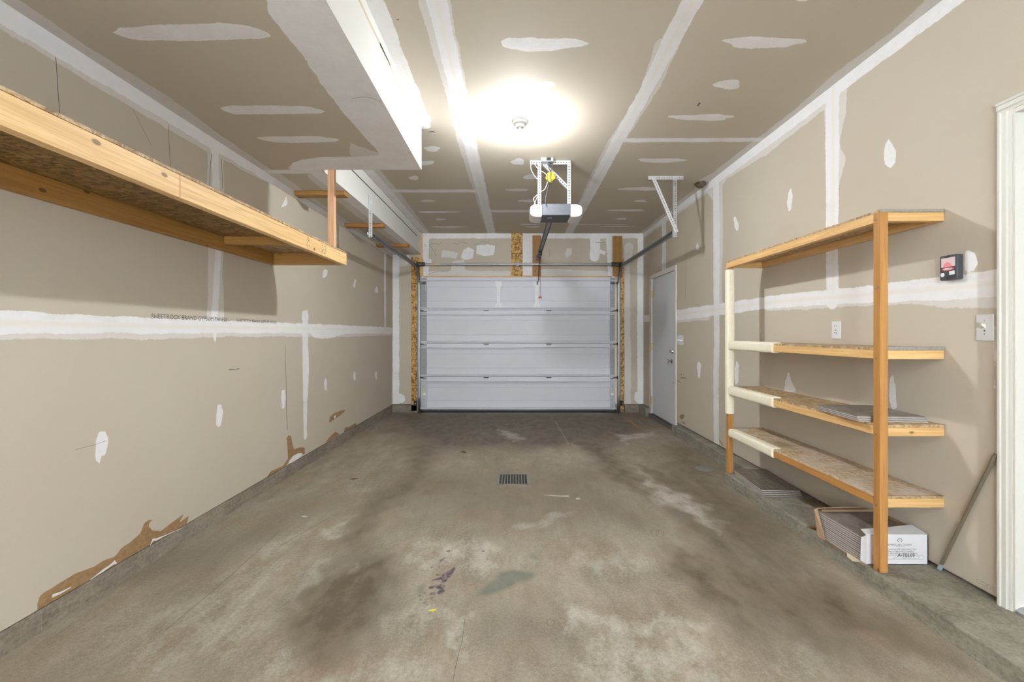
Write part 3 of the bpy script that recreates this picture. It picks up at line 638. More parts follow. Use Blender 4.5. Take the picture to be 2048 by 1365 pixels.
for x, y, w, h in ((1083, 88, 178, 28), (1084, 171, 52, 18), (1098, 237, 110, 11), (1075, 283, 50, 13), (1036, 324, 28, 13), (1062, 354, 30, 10), (1035, 380, 48, 5), (1054, 402, 34, 6), (1058, 449, 40, 3), (1066, 454, 30, 3),
                   (1523, 85, 166, 23), (1456, 169, 56, 20), (1405, 235, 130, 13), (1322, 321, 100, 9), (1281, 378, 88, 7), (1281, 402, 24, 5), (1255, 421, 76, 4), (1243, 438, 22, 4), (1232, 453, 70, 2.5),
                   (864, 298, 32, 11), (846, 326, 48, 9), (828, 356, 20, 9), (855, 402, 30, 5), (875, 424, 86, 4), (881, 439, 22, 4), (895, 454, 72, 3), (1603, -2, 24, 10)):
    Cm.append(spot(C, x, y, w, h))
ce = Surf(DW, -BIG)
us = steps(NX - .05, WR, .0125, coarse_to=WL, coarse=.1); vs = steps(1.85, YB, .0125, coarse_to=YR, coarse=.1)
ce.patch(lambda u, v: (u, v, ZC), us, vs, Cm, flip=True)
bx = MB().box((WL - .12, YR - .12, ZC + .0005), (WR + .12, YB + .12, ZC + .1))
for pts in ([(795, 38), (797, 40)], [(857, 264), (866, 263), (870, 265)], [(1400, 205), (1395, 212)]):
    bx.strip([(*C(*p), ZC) for p in pts], .012, (0, 0, -1), .0008, 1)
ce.mb(bx)
tag(ce.build('ceiling', ['drywall', 'pencil']), 'unpainted drywall ceiling with taped seams and rows of skimmed screw spots', 'ceiling', kind='structure')

# ---- dropped soffits along the left wall
S = on_soff
Sm = [('mud', 'poly', P(S, [(532, -20), (536, 20), (548, 42), (556, 50), (600, 105), (640, 165), (690, 230), (720, 264), (757, 305), (757, 311), (720, 313), (640, 315), (605, 319), (585, 326), (578, 334), (584, 345), (843, 345), (845, 338), (640, -20)])),
      ('thin', 'poly', P(S, [(700, 285), (757, 306), (757, 312), (620, 316), (585, 326), (574, 334), (580, 348), (700, 348)])),
      ('thin', 'band', [(WL, YR, .06), (WL, 1.9, .07), (WL, 2.3, .10), (WL, 2.8, .075), (WL, 3.33, .07)]),
      ('mud', 'poly', P(S, [(227, 66), (240, 56), (300, 50), (380, 48), (440, 46), (500, 52), (530, 62), (543, 72), (520, 78), (400, 82), (300, 82), (260, 78)])),
      ('mud', 'poly', P(S, [(440, 216), (460, 211), (560, 211), (620, 213), (650, 223), (640, 227), (540, 229), (470, 229), (450, 223)])),
      ('mud', 'poly', P(S, [(511, 275), (540, 273), (640, 273), (680, 279), (670, 284), (600, 286), (550, 285), (525, 281)]))]
so = Surf(DW, -BIG)
so.patch(lambda u, v: (u, v, ZS), steps(WL, SX, .0125), steps(1.3, SY, .0125, coarse_to=YR, coarse=.1), Sm, flip=True)
bx = MB().box((WL, YR, ZS), (SX, SY, ZC), 2, skip='bt')
for a, b, w in ((1.7, 2.5, .016), (2.3, 3.1, .02)): bx.strip([(SX, a, 2.755), (SX, (a + b) / 2, 2.752), (SX, b, 2.765)], w, (1, 0, 0), .0004, 3)
bx.strip([(SX, YR, ZS + .001), (SX, SY, ZS + .001)], .002, (1, 0, 0), .0006, 1)
pk = [S(703, 197), S(722, 194), S(740, 195), S(758, 202), S(764, 203)]
bx.strip([(*p, ZS) for p in pk], .0022, (0, 0, -1), .0006, 1)
so.mb(bx)
tag(so.build('trim_1', ['drywall', 'pencil', 'soffit_white', 'scrap_tan']), 'wide dropped drywall soffit above the left shelf with a white side face', 'soffit', kind='structure')
so = Surf(DW, -BIG)
Nm = [('thin', 'band', [(WL + .01, 3.3, .09), (WL, 4.2, .07), (WL, YB, .06)]), ('mud', 'band', [(NX - .02, 3.33, .10), (NX, 4.2, .11), (NX, 5.2, .10), (NX, YB, .10)]), ('mud', 'band', [(WL, 3.36, .05), (NX, 3.36, .05)]),
      ('thin', 'band', [(NX - .08, 3.5, .10), (NX - .05, 4.6, .16), (NX - .02, YB, .13)])]
so.patch(lambda u, v: (u, v, ZS), steps(WL, NX, .0125), steps(SY, YB, .0125), Nm, flip=True)
bx = MB().box((WL, SY, ZS), (NX, YB, ZC), 2, skip='btf')
bx.strip([(NX, 3.5, 2.71), (NX, 5.0, 2.715), (NX, 6.6, 2.705)], .014, (1, 0, 0), .0004, 3)
bx.strip([(NX, SY, ZS + .001), (NX, YB, ZS + .001)], .003, (1, 0, 0), .0006, 1)
so.mb(bx)
tag(so.build('trim_2', ['drywall', 'pencil', 'soffit_white', 'ink_soft']), 'narrow dropped soffit running on along the left wall to the garage door', 'soffit', kind='structure')

# ---- concrete: stem walls, ledge
bl = MB().box((WL - .12, YR, -.15), (WL - .003, YB + .05, CT)); 
for y in (1.78, 2.62, 4.05, 5.1): bl.box((WL - .01, y, -.1), (WL - .0015, y + .004, CT - .004), 0)
tag(build('baseboard_left', bl, 'curb_concrete', bevel=.004), 'low concrete stem wall under the left drywall', 'baseboard', kind='structure')
bb = MB().box((WL - .003, YB - .028, -.15), (-1.525, YB + .1, CT)); bb.box((-1.525, YB, -.15), (ox0 - .002, YB + .1, CT + .006)).box((ox1 + .002, YB, -.15), (1.725, YB + .1, CT + .006)); bb.box((1.725, YB - .03, -.15), (WR + .1, YB + .1, CT))
tag(build('baseboard_back', bb, 'curb_concrete', bevel=.004), 'low concrete stem walls either side of the garage door', 'baseboard', kind='structure')
br = MB().prism([(1.905, -.15), (WR + .12, -.15), (WR + .12, CT), (1.915, CT + .002)], 'y', 3.56, 5.36)
br.box((WR + .002, 5.36, -.15), (WR + .12, 5.474, CT + .010)); br.box((1.945, 6.535, -.15), (WR + .12, YB + .05, CT))
tag(build('baseboard_right', br, 'ledge_concrete', bevel=.006), 'low concrete stem wall under the right drywall beside the white door', 'baseboard', kind='structure')
lg = MB().prism([(1.706, -.15), (WR + .12, -.15), (WR + .12, LZ), (LX + .004, LZ)], 'y', YR, 3.565)
tag(build('floor_ledge', lg, 'ledge_concrete', bevel=.008), 'raised concrete ledge along the right wall under the shelving', 'ledge', kind='structure')

# ---- floor
G = on_floor; plain('ring_brown', (0.16, 0.115, 0.07), 0.8)
R6 = lambda pts: P(G, zz(500, 800, .46875, pts))
darks = [(1.0, .17, R6([(165, 980), (225, 840), (300, 750), (420, 680), (560, 690), (600, 770), (560, 880), (500, 970), (430, 1050), (330, 1090), (210, 1060)])),
         (.75, .16, R6([(690, 190), (800, 190), (770, 320), (690, 400), (560, 500), (470, 640), (560, 700), (400, 720), (380, 560), (560, 400), (680, 300)])),
         (.85, .14, R6([(1370, 170), (1520, 190), (1600, 300), (1720, 380), (1900, 420), (2090, 460), (2090, 540), (1900, 450), (1720, 420), (1560, 350)])),
         (.95, .14, R6([(1830, 640), (1960, 700), (2090, 830), (2200, 1000), (2120, 1020), (1960, 900), (1850, 760)])),
         (.75, .10, R6([(1660, 280), (1760, 300), (1960, 420), (2080, 560), (2040, 580), (1880, 440), (1720, 370)])),
         (.8, .3, R6([(620, 60), (1700, 60), (1740, 120), (1500, 180), (1300, 200), (1000, 210), (760, 210), (640, 130)])),  # far floor: light falloff put into the colour over its brown tone
         (.55, .12, R6([(560, 140), (640, 100), (680, 110), (640, 150)])),
         (.5, .3, R6([(600, 300), (1500, 300), (1700, 500), (1400, 560), (1000, 540), (700, 520)])),
         (.30, .10, R6([(1020, 380), (1110, 400), (1090, 440), (1030, 440)])),
         (.35, .14, R6([(1000, 900), (1350, 880), (1380, 1000), (1200, 1080), (1000, 1040)])),
         (.35, .15, R6([(1540, 470), (1700, 450), (1800, 520), (1700, 560), (1560, 540)])),
         (.85, .15, P(G, [(1560, 1180), (1640, 1150), (1720, 1210), (1800, 1300), (1700, 1290)])),
         (.70, .20, P(G, [(1370, 870), (1440, 950), (1560, 1075), (1660, 1190), (1800, 1330), (1650, 1330), (1500, 1260), (1400, 1130), (1320, 1000), (1320, 920)])), (.55, .10, P(G, [(1540, 1060), (1700, 1180), (1900, 1320), (1800, 1345), (1640, 1190)])),
         (.35, .2, R6([(-500, 700), (-100, 560), (300, 380), (420, 440), (100, 620), (-300, 860)])), (.30, .2, R6([(-1000, 1150), (0, 1100), (-200, 1300), (-1000, 1300)]))]
pales = [(1.0, .12, R6([(1300, 870), (1400, 845), (1500, 870), (1700, 960), (1910, 970), (1900, 1030), (1560, 1010), (1420, 930), (1330, 960)])),
         (.85, .16, R6([(1400, 1010), (1900, 1040), (2060, 1100), (2060, 1300), (1400, 1290), (1380, 1100)])),
         (.8, .10, R6([(150, 930), (230, 790), (300, 670), (380, 640), (300, 770), (220, 900)])), (.8, .08, R6([(390, 690), (430, 690), (400, 760), (360, 740)])),
         (.9, .09, R6([(1640, 290), (1740, 360), (1900, 430), (2060, 540), (2000, 580), (1850, 470), (1740, 440), (1670, 340)])),
         (.95, .07, R6([(880, 940), (950, 920), (950, 1180), (880, 1190), (850, 1060)])), (.7, .14, R6([(500, 860), (900, 840), (900, 960), (620, 1000)])),
         (.7, .12, R6([(680, 620), (960, 570), (1080, 640), (960, 760), (840, 700), (720, 720)])), (.65, .08, R6([(1060, 560), (1300, 470), (1440, 480), (1200, 560)])),
         (.9, .07, R6([(1060, 120), (1100, 130), (1190, 175), (1140, 183), (1080, 150)])), (1.0, .07, R6([(1570, 145), (1740, 138), (1720, 158), (1590, 178), (1640, 195), (1590, 195)])),
         (.5, .3, R6([(-300, 800), (100, 560), (250, 480), (300, 560), (180, 800), (100, 1100), (-100, 1250), (-700, 1250)])), (.55, .2, R6([(1300, 600), (1700, 640), (1800, 740), (1500, 780), (1340, 700)])),
         (.6, .2, R6([(0, 1080), (500, 1060), (800, 1080), (800, 1260), (0, 1260)])), (.7, .05, R6([(280, 560), (420, 500), (380, 570), (300, 600)])), (.5, .2, P(G, [(1500, 1250), (1640, 1240), (1760, 1365), (1500, 1365)]))]
Z6 = lambda pts: P(G, zz(820, 1080, .14648, pts))
Fm = [('teal', 'poly', Z6([(880, 775), (930, 700), (1060, 590), (1150, 530), (1200, 450), (1300, 430), (1400, 405), (1560, 430), (1690, 440), (1720, 500), (1640, 560), (1500, 590), (1420, 640), (1300, 690), (1190, 730), (1050, 775)])),
      ('teal', 'poly', Z6([(1630, 195), (1690, 185), (1740, 225), (1775, 272), (1700, 272), (1640, 245)])), ('teal', 'poly', Z6([(70, 760), (100, 640), (200, 600), (190, 740)])),
      ('splat', 'poly', Z6([(425, 590), (440, 545), (350, 555), (280, 580), (300, 545), (400, 520), (450, 470), (540, 420), (600, 375), (628, 385), (612, 430), (570, 480), (555, 515), (520, 520), (500, 570), (465, 595)])),
      ('splat', 'poly', Z6([(485, 145), (550, 142), (555, 172), (500, 175)])), ('splat', 'ell', (Z6([(425, 712)])[0], .016, .024)), ('splat', 'ell', (Z6([(420, 645)])[0], .022, .02))]
for x, y, r in ((380, 480, 14), (430, 285, 18), (500, 312, 12), (470, 250, 10), (300, 375, 12), (395, 372, 10), (320, 735, 16), (280, 740, 10), (290, 800, 12), (200, 862, 12), (240, 888, 8), (130, 775, 12), (150, 820, 8), (290, 655, 22), (330, 640, 16), (985, 195, 10), (1050, 270, 9), (1000, 158, 14), (190, 730, 10)):
    Fm.append(('splat', 'ell', (Z6([(x, y)])[0], r * .00042 + .004, r * .0005 + .004)))
fl = Surf(('dark', 'pale', 'teal', 'splat'), -BIG)
def soft(U0, V0, f):
    U = U0 + .035 * np.sin(9.1 * U0 + 5.3 * V0) + .022 * np.sin(23 * V0 - 17 * U0 + 1.3) + .012 * np.sin(51 * U0 + 37 * V0); V = V0 + .05 * np.sin(7.7 * U0 - 4.1 * V0 + .7) + .03 * np.sin(19 * U0 + 13 * V0) + .014 * np.sin(43 * V0 - 61 * U0)
    for name, lst in (('dark', darks), ('pale', pales)):
        acc = np.zeros(U.shape)
        for k, (amp, w, poly) in enumerate(lst):
            q = np.array(poly); m = (U > q[:, 0].min() - w) & (U < q[:, 0].max() + w) & (V > q[:, 1].min() - w) & (V < q[:, 1].max() + w)
            if m.any():
                t = np.clip((sd_poly(U[m], V[m], poly) + w) / (2 * w), 0, 1); acc[m] = np.maximum(acc[m], amp * t * t * (3 - 2 * t))
        f[name][:] = acc
us = steps(-1.95, 1.78, .013, [WL - .02, 2.14]); us = np.unique(np.append(us, [-2.0])); vs = steps(1.3, 6.93, .013, [7.05], coarse_to=YR - .1, coarse=.15)
fz = np.vectorize(floor_z)
fl.patch(lambda u, v: (u, v, fz(v)), us, vs, Fm, fields=soft)
bx = MB()
def fstrip(pts, w, mi): bx.strip([(*G(*p), floor_z(G(*p)[1])) for p in pts], w, (0, 0, 1), .0006, mi)
fstrip([(1252, 836), (1262, 843), (1274, 855)], .04, 1); fstrip([(1274, 854), (1300, 854), (1333, 854)], .055, 1); fstrip([(1253, 836), (1270, 837), (1290, 838), (1330, 838)], .03, 1)   # rust frame left by something that stood here
fstrip([(1088, 991), (1105, 992), (1120, 993), (1138, 993)], [.004, .018, .016, .026], 2); fstrip([(1152, 998), (1160, 998)], .03, 2)
fstrip([(858, 1222), (866, 1222), (873, 1219)], [.008, .018, .006], 3)
fstrip([(1111, 845), (1122, 862), (1137, 889)], .005, 2)
fstrip([(905, 1370), (912, 1330), (925, 1280), (930, 1240)], .0022, 4); fstrip([(560, 1093), (660, 1035)], .004, 4); fstrip([(330, 1262), (430, 1180), (560, 1062)], .003, 4)
for cx, cy in ((1101, 1246), (1310, 1066), (1320, 1068)): fstrip([(cx + 8 * math.cos(a), cy + 7 * math.sin(a)) for a in np.linspace(0, 6.28, 14)], .003, 5)
fl.mb(bx)
tag(fl.build('floor', ['garage_concrete', 'rust', 'chalk', 'paint_yellow', 'ink_soft', 'ring_brown']), 'stained concrete garage floor with paint splashes and a drain', 'floor', kind='structure')
# ================================================================== DOORS
YD = 6.862
dx = lambda px: (px - CX) * YD / F
dz = lambda py: CZ + (CY - py) * YD / F
gd = thing('door_1', 'white four section garage door with steel ribs closed across the far wall', 'garage door', (0, YD, 0), kind='structure')
X0, X1 = dx(842), dx(1230)
secs = [(555, 620.2, 574, 603.5, [561.5, 616.4]), (620.8, 687.2, 640.5, 670.5, [629.6, 683.6]), (687.8, 753.8, 707.5, 737, [696.3, 750.4]), (754.4, 818.5, 774.5, 802, [763.8, 816.5])]
S_ = []
for k, (t, b, pt, pb, ribs) in enumerate(secs):
    z1, z0, q1, q0 = dz(t), dz(b), dz(pt), dz(pb); a0, a1 = dx(854), dx(1219); rc = .008
    mb = MB().box((X0, YD, z0), (X1, YD + .04, z1), 0, skip='f')
    o = [(X0, YD, z0), (X1, YD, z0), (X1, YD, z1), (X0, YD, z1)]; i = [(a0, YD, q0), (a1, YD, q0), (a1, YD, q1), (a0, YD, q1)]; j = [(p[0], YD + rc, p[2]) for p in i]
    ring = lambda d, y: [(a0 + d, YD + y, q0 + d), (a1 - d, YD + y, q0 + d), (a1 - d, YD + y, q1 - d), (a0 + d, YD + y, q1 - d)]
    mb.add(o + i + ring(.001, rc) + ring(.007, rc) + ring(.008, .001), [(4 * r + n, 4 * r + (n + 1) % 4, 4 * r + 4 + (n + 1) % 4, 4 * r + 4 + n) for r in range(4) for n in range(4)] + [(16, 17, 18, 19)])
    if k < 3: mb.box((X0 - .012, YD + .004, dz(b) - .004), (X1 + .012, YD + .036, dz(b) + .003), 1)
    s = build('section', mb, ['garage_white', 'dark_steel'], gd); S_.append(s)
    for r in ribs:
        rb = MB().prism([(YD + .001, dz(r) - .007), (YD - .045, dz(r) - .006), (YD - .045, dz(r) + .006), (YD + .001, dz(r) + .010)], 'x', X0 - .004, X1 + .004)
        build('rib', rb, 'garage_white', s)
    for e0, e1 in ((842.5, 853.5), (1220, 1229.5)):
        lo_, hi_ = z0 + .01, z1 - .01
        ep = MB().box((dx(e0), YD - .004, lo_), (dx(e1), YD, hi_))
        for zq in np.linspace(lo_ + .03, hi_ - .03, 5): ep.lathe([(.005, 0), (.004, .003)], ((dx(e0) + dx(e1)) / 2, YD - .004, zq), (0, -1, 0), 8, 1)
        build('end_plate', ep, ['galvanized' if k == 3 else 'steel_white', 'dark_steel'], s)
    if k < 3:
        zc = dz(b)
        for hx in (972.5, 1097.5):
            h = MB().box((dx(hx - 5), YD - .005, zc + .012), (dx(hx + 5), YD - .001, zc + .03)).box((dx(hx - 3.5), YD - .009, zc - .012), (dx(hx + 3.5), YD - .001, zc + .012), 0).box((dx(hx - 5), YD - .005, zc - .05), (dx(hx + 5), YD - .001, zc - .02))
            h.tube([(dx(hx - 5), YD - .012, zc - .012), (dx(hx + 5), YD - .012, zc - .012)], .007, 8, 1); h.lathe([(.004, 0), (.004, .004)], (dx(hx), YD - .005, zc - .037), (0, -1, 0), 8, 1)
            build('hinge', h, ['galvanized_bright', 'dark_steel'], s)
        for hx, sg in ((848, -1), (1225, 1)):
            h = MB().box((dx(hx - 5), YD - .006, zc - .055), (dx(hx + 5), YD - .001, zc + .028)).box((dx(hx - 5), YD - .03, zc - .03), (dx(hx + 5), YD - .006, zc - .022), 1)
            h.tube([(dx(hx), YD - .026, zc - .012), (dx(hx) + sg * .085, YD - .026, zc - .012)], .006, 8, 1); h.tube([(dx(hx) + sg * .06, YD - .026, zc - .012), (dx(hx) + sg * .085, YD - .026, zc - .012)], .02, 12, 2)
            build('roller_hinge', h, ['galvanized', 'dark_steel', 'rubber'], s)
for hx, sg in ((848, -1), (1225, 1)):   # top brackets
    h = MB().box((dx(hx - 4), YD - .03, dz(569)), (dx(hx + 4), YD - .001, dz(565)), 0).box((dx(hx + sg * -3), YD - .008, dz(582)), (dx(hx + sg * -3) + .012, YD - .001, dz(566)), 1)
    h.tube([(dx(hx), YD - .024, dz(567)), (dx(hx) + sg * .085, YD - .024, dz(567))], .006, 8, 0); h.tube([(dx(hx) + sg * .06, YD - .024, dz(567)), (dx(hx) + sg * .085, YD - .024, dz(567))], .02, 12, 0)
    build('top_bracket', h, ['dark_steel', 'galvanized'], S_[0])
for px in (997, 1073.5):
    a, b = (6.5, 3.2)
    st = MB().prism([(dx(px - a), dz(563)), (dx(px - a), dz(573)), (dx(px - b), dz(575)), (dx(px - b), dz(606)), (dx(px - a), dz(609)), (dx(px - a), dz(615)), (dx(px + a), dz(615)), (dx(px + a), dz(609)), (dx(px + b), dz(606)), (dx(px + b), dz(575)), (dx(px + a), dz(573)), (dx(px + a), dz(563))], 'y', YD - .007, YD)
    for py in (564.5, 587, 591, 614): st.lathe([(.004, 0), (.004, .003)], (dx(px), YD - .007, dz(py)), (0, -1, 0), 8, 1)
    build('stiffener_plate', st, ['white_plastic', 'dark_steel'], S_[0])
sl = MB().box((X0 + .01, YD + .002, dz(821.5)), (X1 - .01, YD + .036, dz(818.4)), 1); sl.prism([(YD, .016), (YD + .012, .002), (YD + .034, .002), (YD + .042, .016), (YD + .042, dz(821)), (YD, dz(821))], 'x', X0 - .03, X1 + .03, 0)
build('bottom_seal', sl, ['rubber', 'track_steel'], gd)
# printed sticker on the second section
lb = MB(); y0 = YD + .0035; q = lambda a, b, c, d, mi, e: lb.add([(dx(a), y0 - e, dz(d)), (dx(c), y0 - e, dz(d)), (dx(c), y0 - e, dz(b)), (dx(a), y0 - e, dz(b))], [(0, 1, 2, 3)], mi)
lb.box((dx(1014), y0 - .001, dz(666.8)), (dx(1062.6), y0, dz(644)), 1)
q(1014, 644, 1057, 666.8, 0, .0014); q(1014, 644, 1057, 650, 1, .0018); q(1014, 664.5, 1057, 666.8, 1, .0018); q(1014.3, 644.3, 1019.8, 649.6, 5, .002); q(1057.2, 644, 1062.6, 666.6, 2, .0018)
q(1020, 650.2, 1034, 661.8, 3, .002); q(1034.6, 650.2, 1048, 661.8, 4, .002); q(1032.2, 656, 1036.8, 659.3, 5, .0024)
for _ in range(34): a = random.uniform(1021, 1055); q(a, 646, a + random.uniform(.4, 1.1), 648.6, 2, .0022)
for _ in range(60):
    a, b = random.uniform(1014.5, 1055.5), random.uniform(650.5, 664)
    if 1020 < a < 1048 and b < 662: q(a, b, a + random.uniform(.5, 2.5), b + .35, random.choice([1, 5, 6]), .0024)
    else: q(a, b, a + .6, b + .6, 4, .0022)
for b in np.arange(645.5, 666, 1.7): q(1058.2, b, 1061.5, b + .5, 1, .0022)
q(1055.5, 655, 1062.4, 655.8, 4, .0024)
o = build('warning_sticker', lb, ['label_blue', 'label_black', 'label_yellow', 'label_pink', 'label_white', 'label_red', 'ink_soft'], gd); o['label'] = 'blue, black and yellow printed sticker on the second section'
ht = MB(); ht.add([(dx(1195), y0 - .001, dz(645)), (dx(1203), y0 - .001, dz(645)), (dx(1201), y0 - .001, dz(654)), (dx(1199.5), y0 - .001, dz(666)), (dx(1198), y0 - .001, dz(666)), (dx(1196.5), y0 - .001, dz(654))], [(0, 5, 4, 3, 2, 1)], 0)
ht.add([(dx(1197.5), y0 - .002, dz(649)), (dx(1200.5), y0 - .002, dz(649)), (dx(1200.5), y0 - .002, dz(645)), (dx(1197.5), y0 - .002, dz(645))], [(0, 1, 2, 3)], 1)
for b in (651.5, 653, 655): ht.add([(dx(1197.3), y0 - .002, dz(b + .5)), (dx(1200.8), y0 - .002, dz(b + .5)), (dx(1200.8), y0 - .002, dz(b)), (dx(1197.3), y0 - .002, dz(b))], [(0, 1, 2, 3)], 1)
o = build('hang_tag', ht, ['label_white', 'label_red'], gd); o['label'] = 'small white and red paper tag'
sk = MB(); sk.strip([(dx(a), YD + .0035, dz(b)) for a, b in ((1165, 724), (1172, 722), (1184, 721), (1196, 722))], .006, (0, -1, 0), .0006)
sk.strip([(dx(a), YD + .0035, dz(b)) for a, b in ((1180, 723), (1192, 724))], .004, (0, -1, 0), .0006)
build('rust_scratch', sk, 'scrap_tan', gd)
for px in (848.5, 1224.5):
    st = MB().box((dx(px - 2.5), YD - .0055, dz(791)), (dx(px + 2.5), YD - .0045, dz(786)), 0).box((dx(px - 2.5), YD - .0055, dz(786)), (dx(px + 2.5), YD - .0045, dz(785)), 1)
    build('small_sticker', st, ['label_white', 'label_yellow'], S_[3])

# far side door in the right wall
sd = thing('door_2', 'flat white side door with chrome knob in the right wall near the garage door', 'door', (WR, 6.0, .07), kind='structure')
a0, a1, zt = 5.475, 6.55, 2.096
fr = MB().box((WR - .014, a0, .115), (WR + .12, a0 + .05, zt)).box((WR - .014, a1 - .095, .06), (WR + .12, a1, zt)).box((WR - .014, a0 + .05, 2.038), (WR + .12, a1 - .095, zt))
fr.box((WR + .045, a0 + .04, .06), (WR + .075, a1 - .085, 2.05), 0)
build('frame', fr, 'primed_white', sd, bevel=.003)
sb = MB().box((WR + .004, a0 + .053, .075), (WR + .044, a1 - .098, 2.034)); build('slab', sb, 'door_white', sd, bevel=.002)
o = build('threshold', MB().box((WR - .03, 5.362, -.02), (WR + .0, 6.532, .055)).box((WR, 5.4765, -.02), (WR + .12, 6.532, .055)).box((WR - .012, a0 + .02, .05), (WR + .11, a1 - .1, .072), 1), ['ink_soft', 'dark_steel'], sd); o['label'] = 'dark weathered sill'
for z in (1.82, 1.053, .267):
    h = MB().box((WR - .0155, 6.44, z - .05), (WR + .003, 6.475, z + .05)); h.tube([(WR - .018, 6.453, z - .05), (WR - .018, 6.453, z + .05)], .007, 8); build('hinge', h, 'brass', sd)
kb = MB().lathe([(.032, 0), (.032, .006), (.02, .012), (.011, .018), (.011, .032), (.024, .042), (.028, .055), (.024, .066), (.008, .070)], (WR + .004, 5.655, .885), (-1, 0, 0), 20); build('knob', kb, 'chrome', sd, smooth=True)
db = MB().lathe([(.030, 0), (.030, .008), (.024, .018), (.010, .022)], (WR + .004, 5.625, 1.012), (-1, 0, 0), 20).box((WR - .036, 5.621, .995), (WR - .016, 5.629, 1.03)); build('deadbolt', db, 'chrome', sd, smooth=True)

# near door at the right edge of the view
nd3 = thing('door_3', 'white cased door at the near end of the right wall', 'door', (WR, 1.33, LZ), kind='structure')
def casing(lo, hi):
    return MB().box(lo, hi)
c = MB(); pr = [(0, 0), (-.010, 0), (-.017, .006), (-.018, .016), (-.014, .020), (-.014, .036), (-.010, .042), (-.008, .052), (0, .052)]
c.prism([(WR + a, 1.832 - b) for a, b in pr], 'z', LZ - .013, 2.148); c.prism([(WR + a, .828 + b) for a, b in pr], 'z', LZ - .013, 2.148)
c.prism([(WR + a, 2.200 - b) for a, b in pr], 'y', .828, 1.832)
build('casing', c, 'primed_white', nd3)
j = MB().box((WR - .004, 1.770, LZ), (WR + .13, 1.7995, 2.1595)).box((WR - .004, .8605, LZ), (WR + .13, .89, 2.1595)).box((WR - .004, .89, 2.13), (WR + .13, 1.770, 2.1595)).box((WR + .045, 1.752, LZ + .02), (WR + .13, 1.770, 2.13)).box((WR + .045, .89, LZ + .02), (WR + .13, .908, 2.13))
build('jamb', j, 'primed_white', nd3, bevel=.0015)
build('slab', MB().box((WR + .085, .909, LZ + .035), (WR + .125, 1.751, 2.128)), 'soffit_white', nd3, bevel=.002)
o = build('threshold', MB().prism([(WR - .006, LZ + .0015), (WR - .006, LZ + .012), (WR + .02, LZ + .024), (WR + .13, LZ + .028), (WR + .13, LZ + .0015)], 'y', .891, 1.769), 'galvanized', nd3); o['label'] = 'metal sill strip'

# ================================================================== TRIM round the garage door (raw boards fixed to the far wall)
def osb_board(name, x0, x1, y0_, y1_, label, ya=6.885, joints=()):
    x = lambda p: (p - CX) * 6.9 / F; z = lambda p: CZ + (CY - p) * 6.9 / F
    mb = MB().box((x(x0), ya, max(.004, z(y1_))), (x(x1), YB - .001, z(y0_)))
    for jy in joints: mb.box((x(x0), ya - .0006, z(jy) - .004), (x(x1), ya + .001, z(jy) + .004), 1)
    return tag(build(name, mb, ['osb', 'leaf_brown']), label, 'trim', kind='structure')
osb_board('trim_3', 823, 836.4, 515, 822, 'narrow strand board strip left of the garage door', joints=(568, 593, 669, 720, 771, 744))
osb_board('trim_4', 1235.8, 1248, 517, 822, 'narrow strand board strip right of the garage door', joints=(566, 579, 669, 720, 745, 771))
osb_board('trim_5', 836.6, 846, 517, 553, 'short strand board piece beside the left drum of the spring bar', 6.892)
osb_board('trim_6', 1022.5, 1045.2, 465.5, 553, 'upright strand board strip on the wall above the middle of the garage door', 6.892, joints=(480, 508))
def pine_trim(name, lo, hi, mat, label): return tag(boardbox(name, lo, hi, mat, None), label, 'trim', kind='structure')
pine_trim('trim_7', (.282, 6.873, 2.145), (.412, YB - .001, 2.775), 'stained_shaded_board', 'brown upright plank above the garage door where the opener rail ends')
pine_trim('trim_8', (1.535, 6.875, 2.135), (1.685, YB - .028, 2.765), 'stained_shaded_board', 'brown upright plank above the right end of the garage door')
pine_trim('trim_9', (-1.475, 6.872, 2.135), (-1.438, 6.889, 2.80), 'pine_shelf', 'thin upright wood strip above the left end of the garage door')
pine_trim('trim_10', (-1.43, 6.885, 2.122), (1.53, YB + .03, 2.140), 'pine_shelf', 'thin wood edge running along the top of the garage door')

# ================================================================== GARAGE DOOR HARDWARE
ts = thing('torsion_bar', 'gray steel spring bar with end drums spanning above the garage door', 'torsion bar', (0, 6.80, 2.313))
zb_ = 2.313; yb_ = 6.808
b = MB().tube([(-1.44, yb_, zb_), (1.615, yb_, zb_)], .0185, 14); build('bar', b, 'galvanized', ts, smooth=True)
for x0, x1 in ((-1.489, -1.38), (1.50, 1.625)):
    b = MB().lathe([(.022, 0), (.034, .004), (.034, .035), (.030, .04), (.030, abs(x1 - x0) - .03), (.034, abs(x1 - x0) - .025), (.022, abs(x1 - x0))], (x0, yb_, zb_), (1, 0, 0), 16); build('drum', b, 'dark_steel', ts, smooth=True)
b = MB().prism([(.026, zb_ - .045), (.074, zb_ - .045), (.074, zb_ + .045), (.026, zb_ + .045)], 'y', 6.884, 6.891).box((.035, 6.80, zb_ + .019), (.065, 6.889, zb_ + .024), 0).box((.035, 6.80, zb_ - .024), (.065, 6.889, zb_ - .019), 0).box((.033, 6.782, zb_ - .03), (.067, 6.789, zb_ + .03)); build('centre_bracket', b, 'steel_white', ts)
b = MB().tube([(-1.30, yb_, zb_), (-1.16, yb_, zb_)], .0195, 14); build('wrapped_label', b, 'scrap_tan', ts, smooth=True)

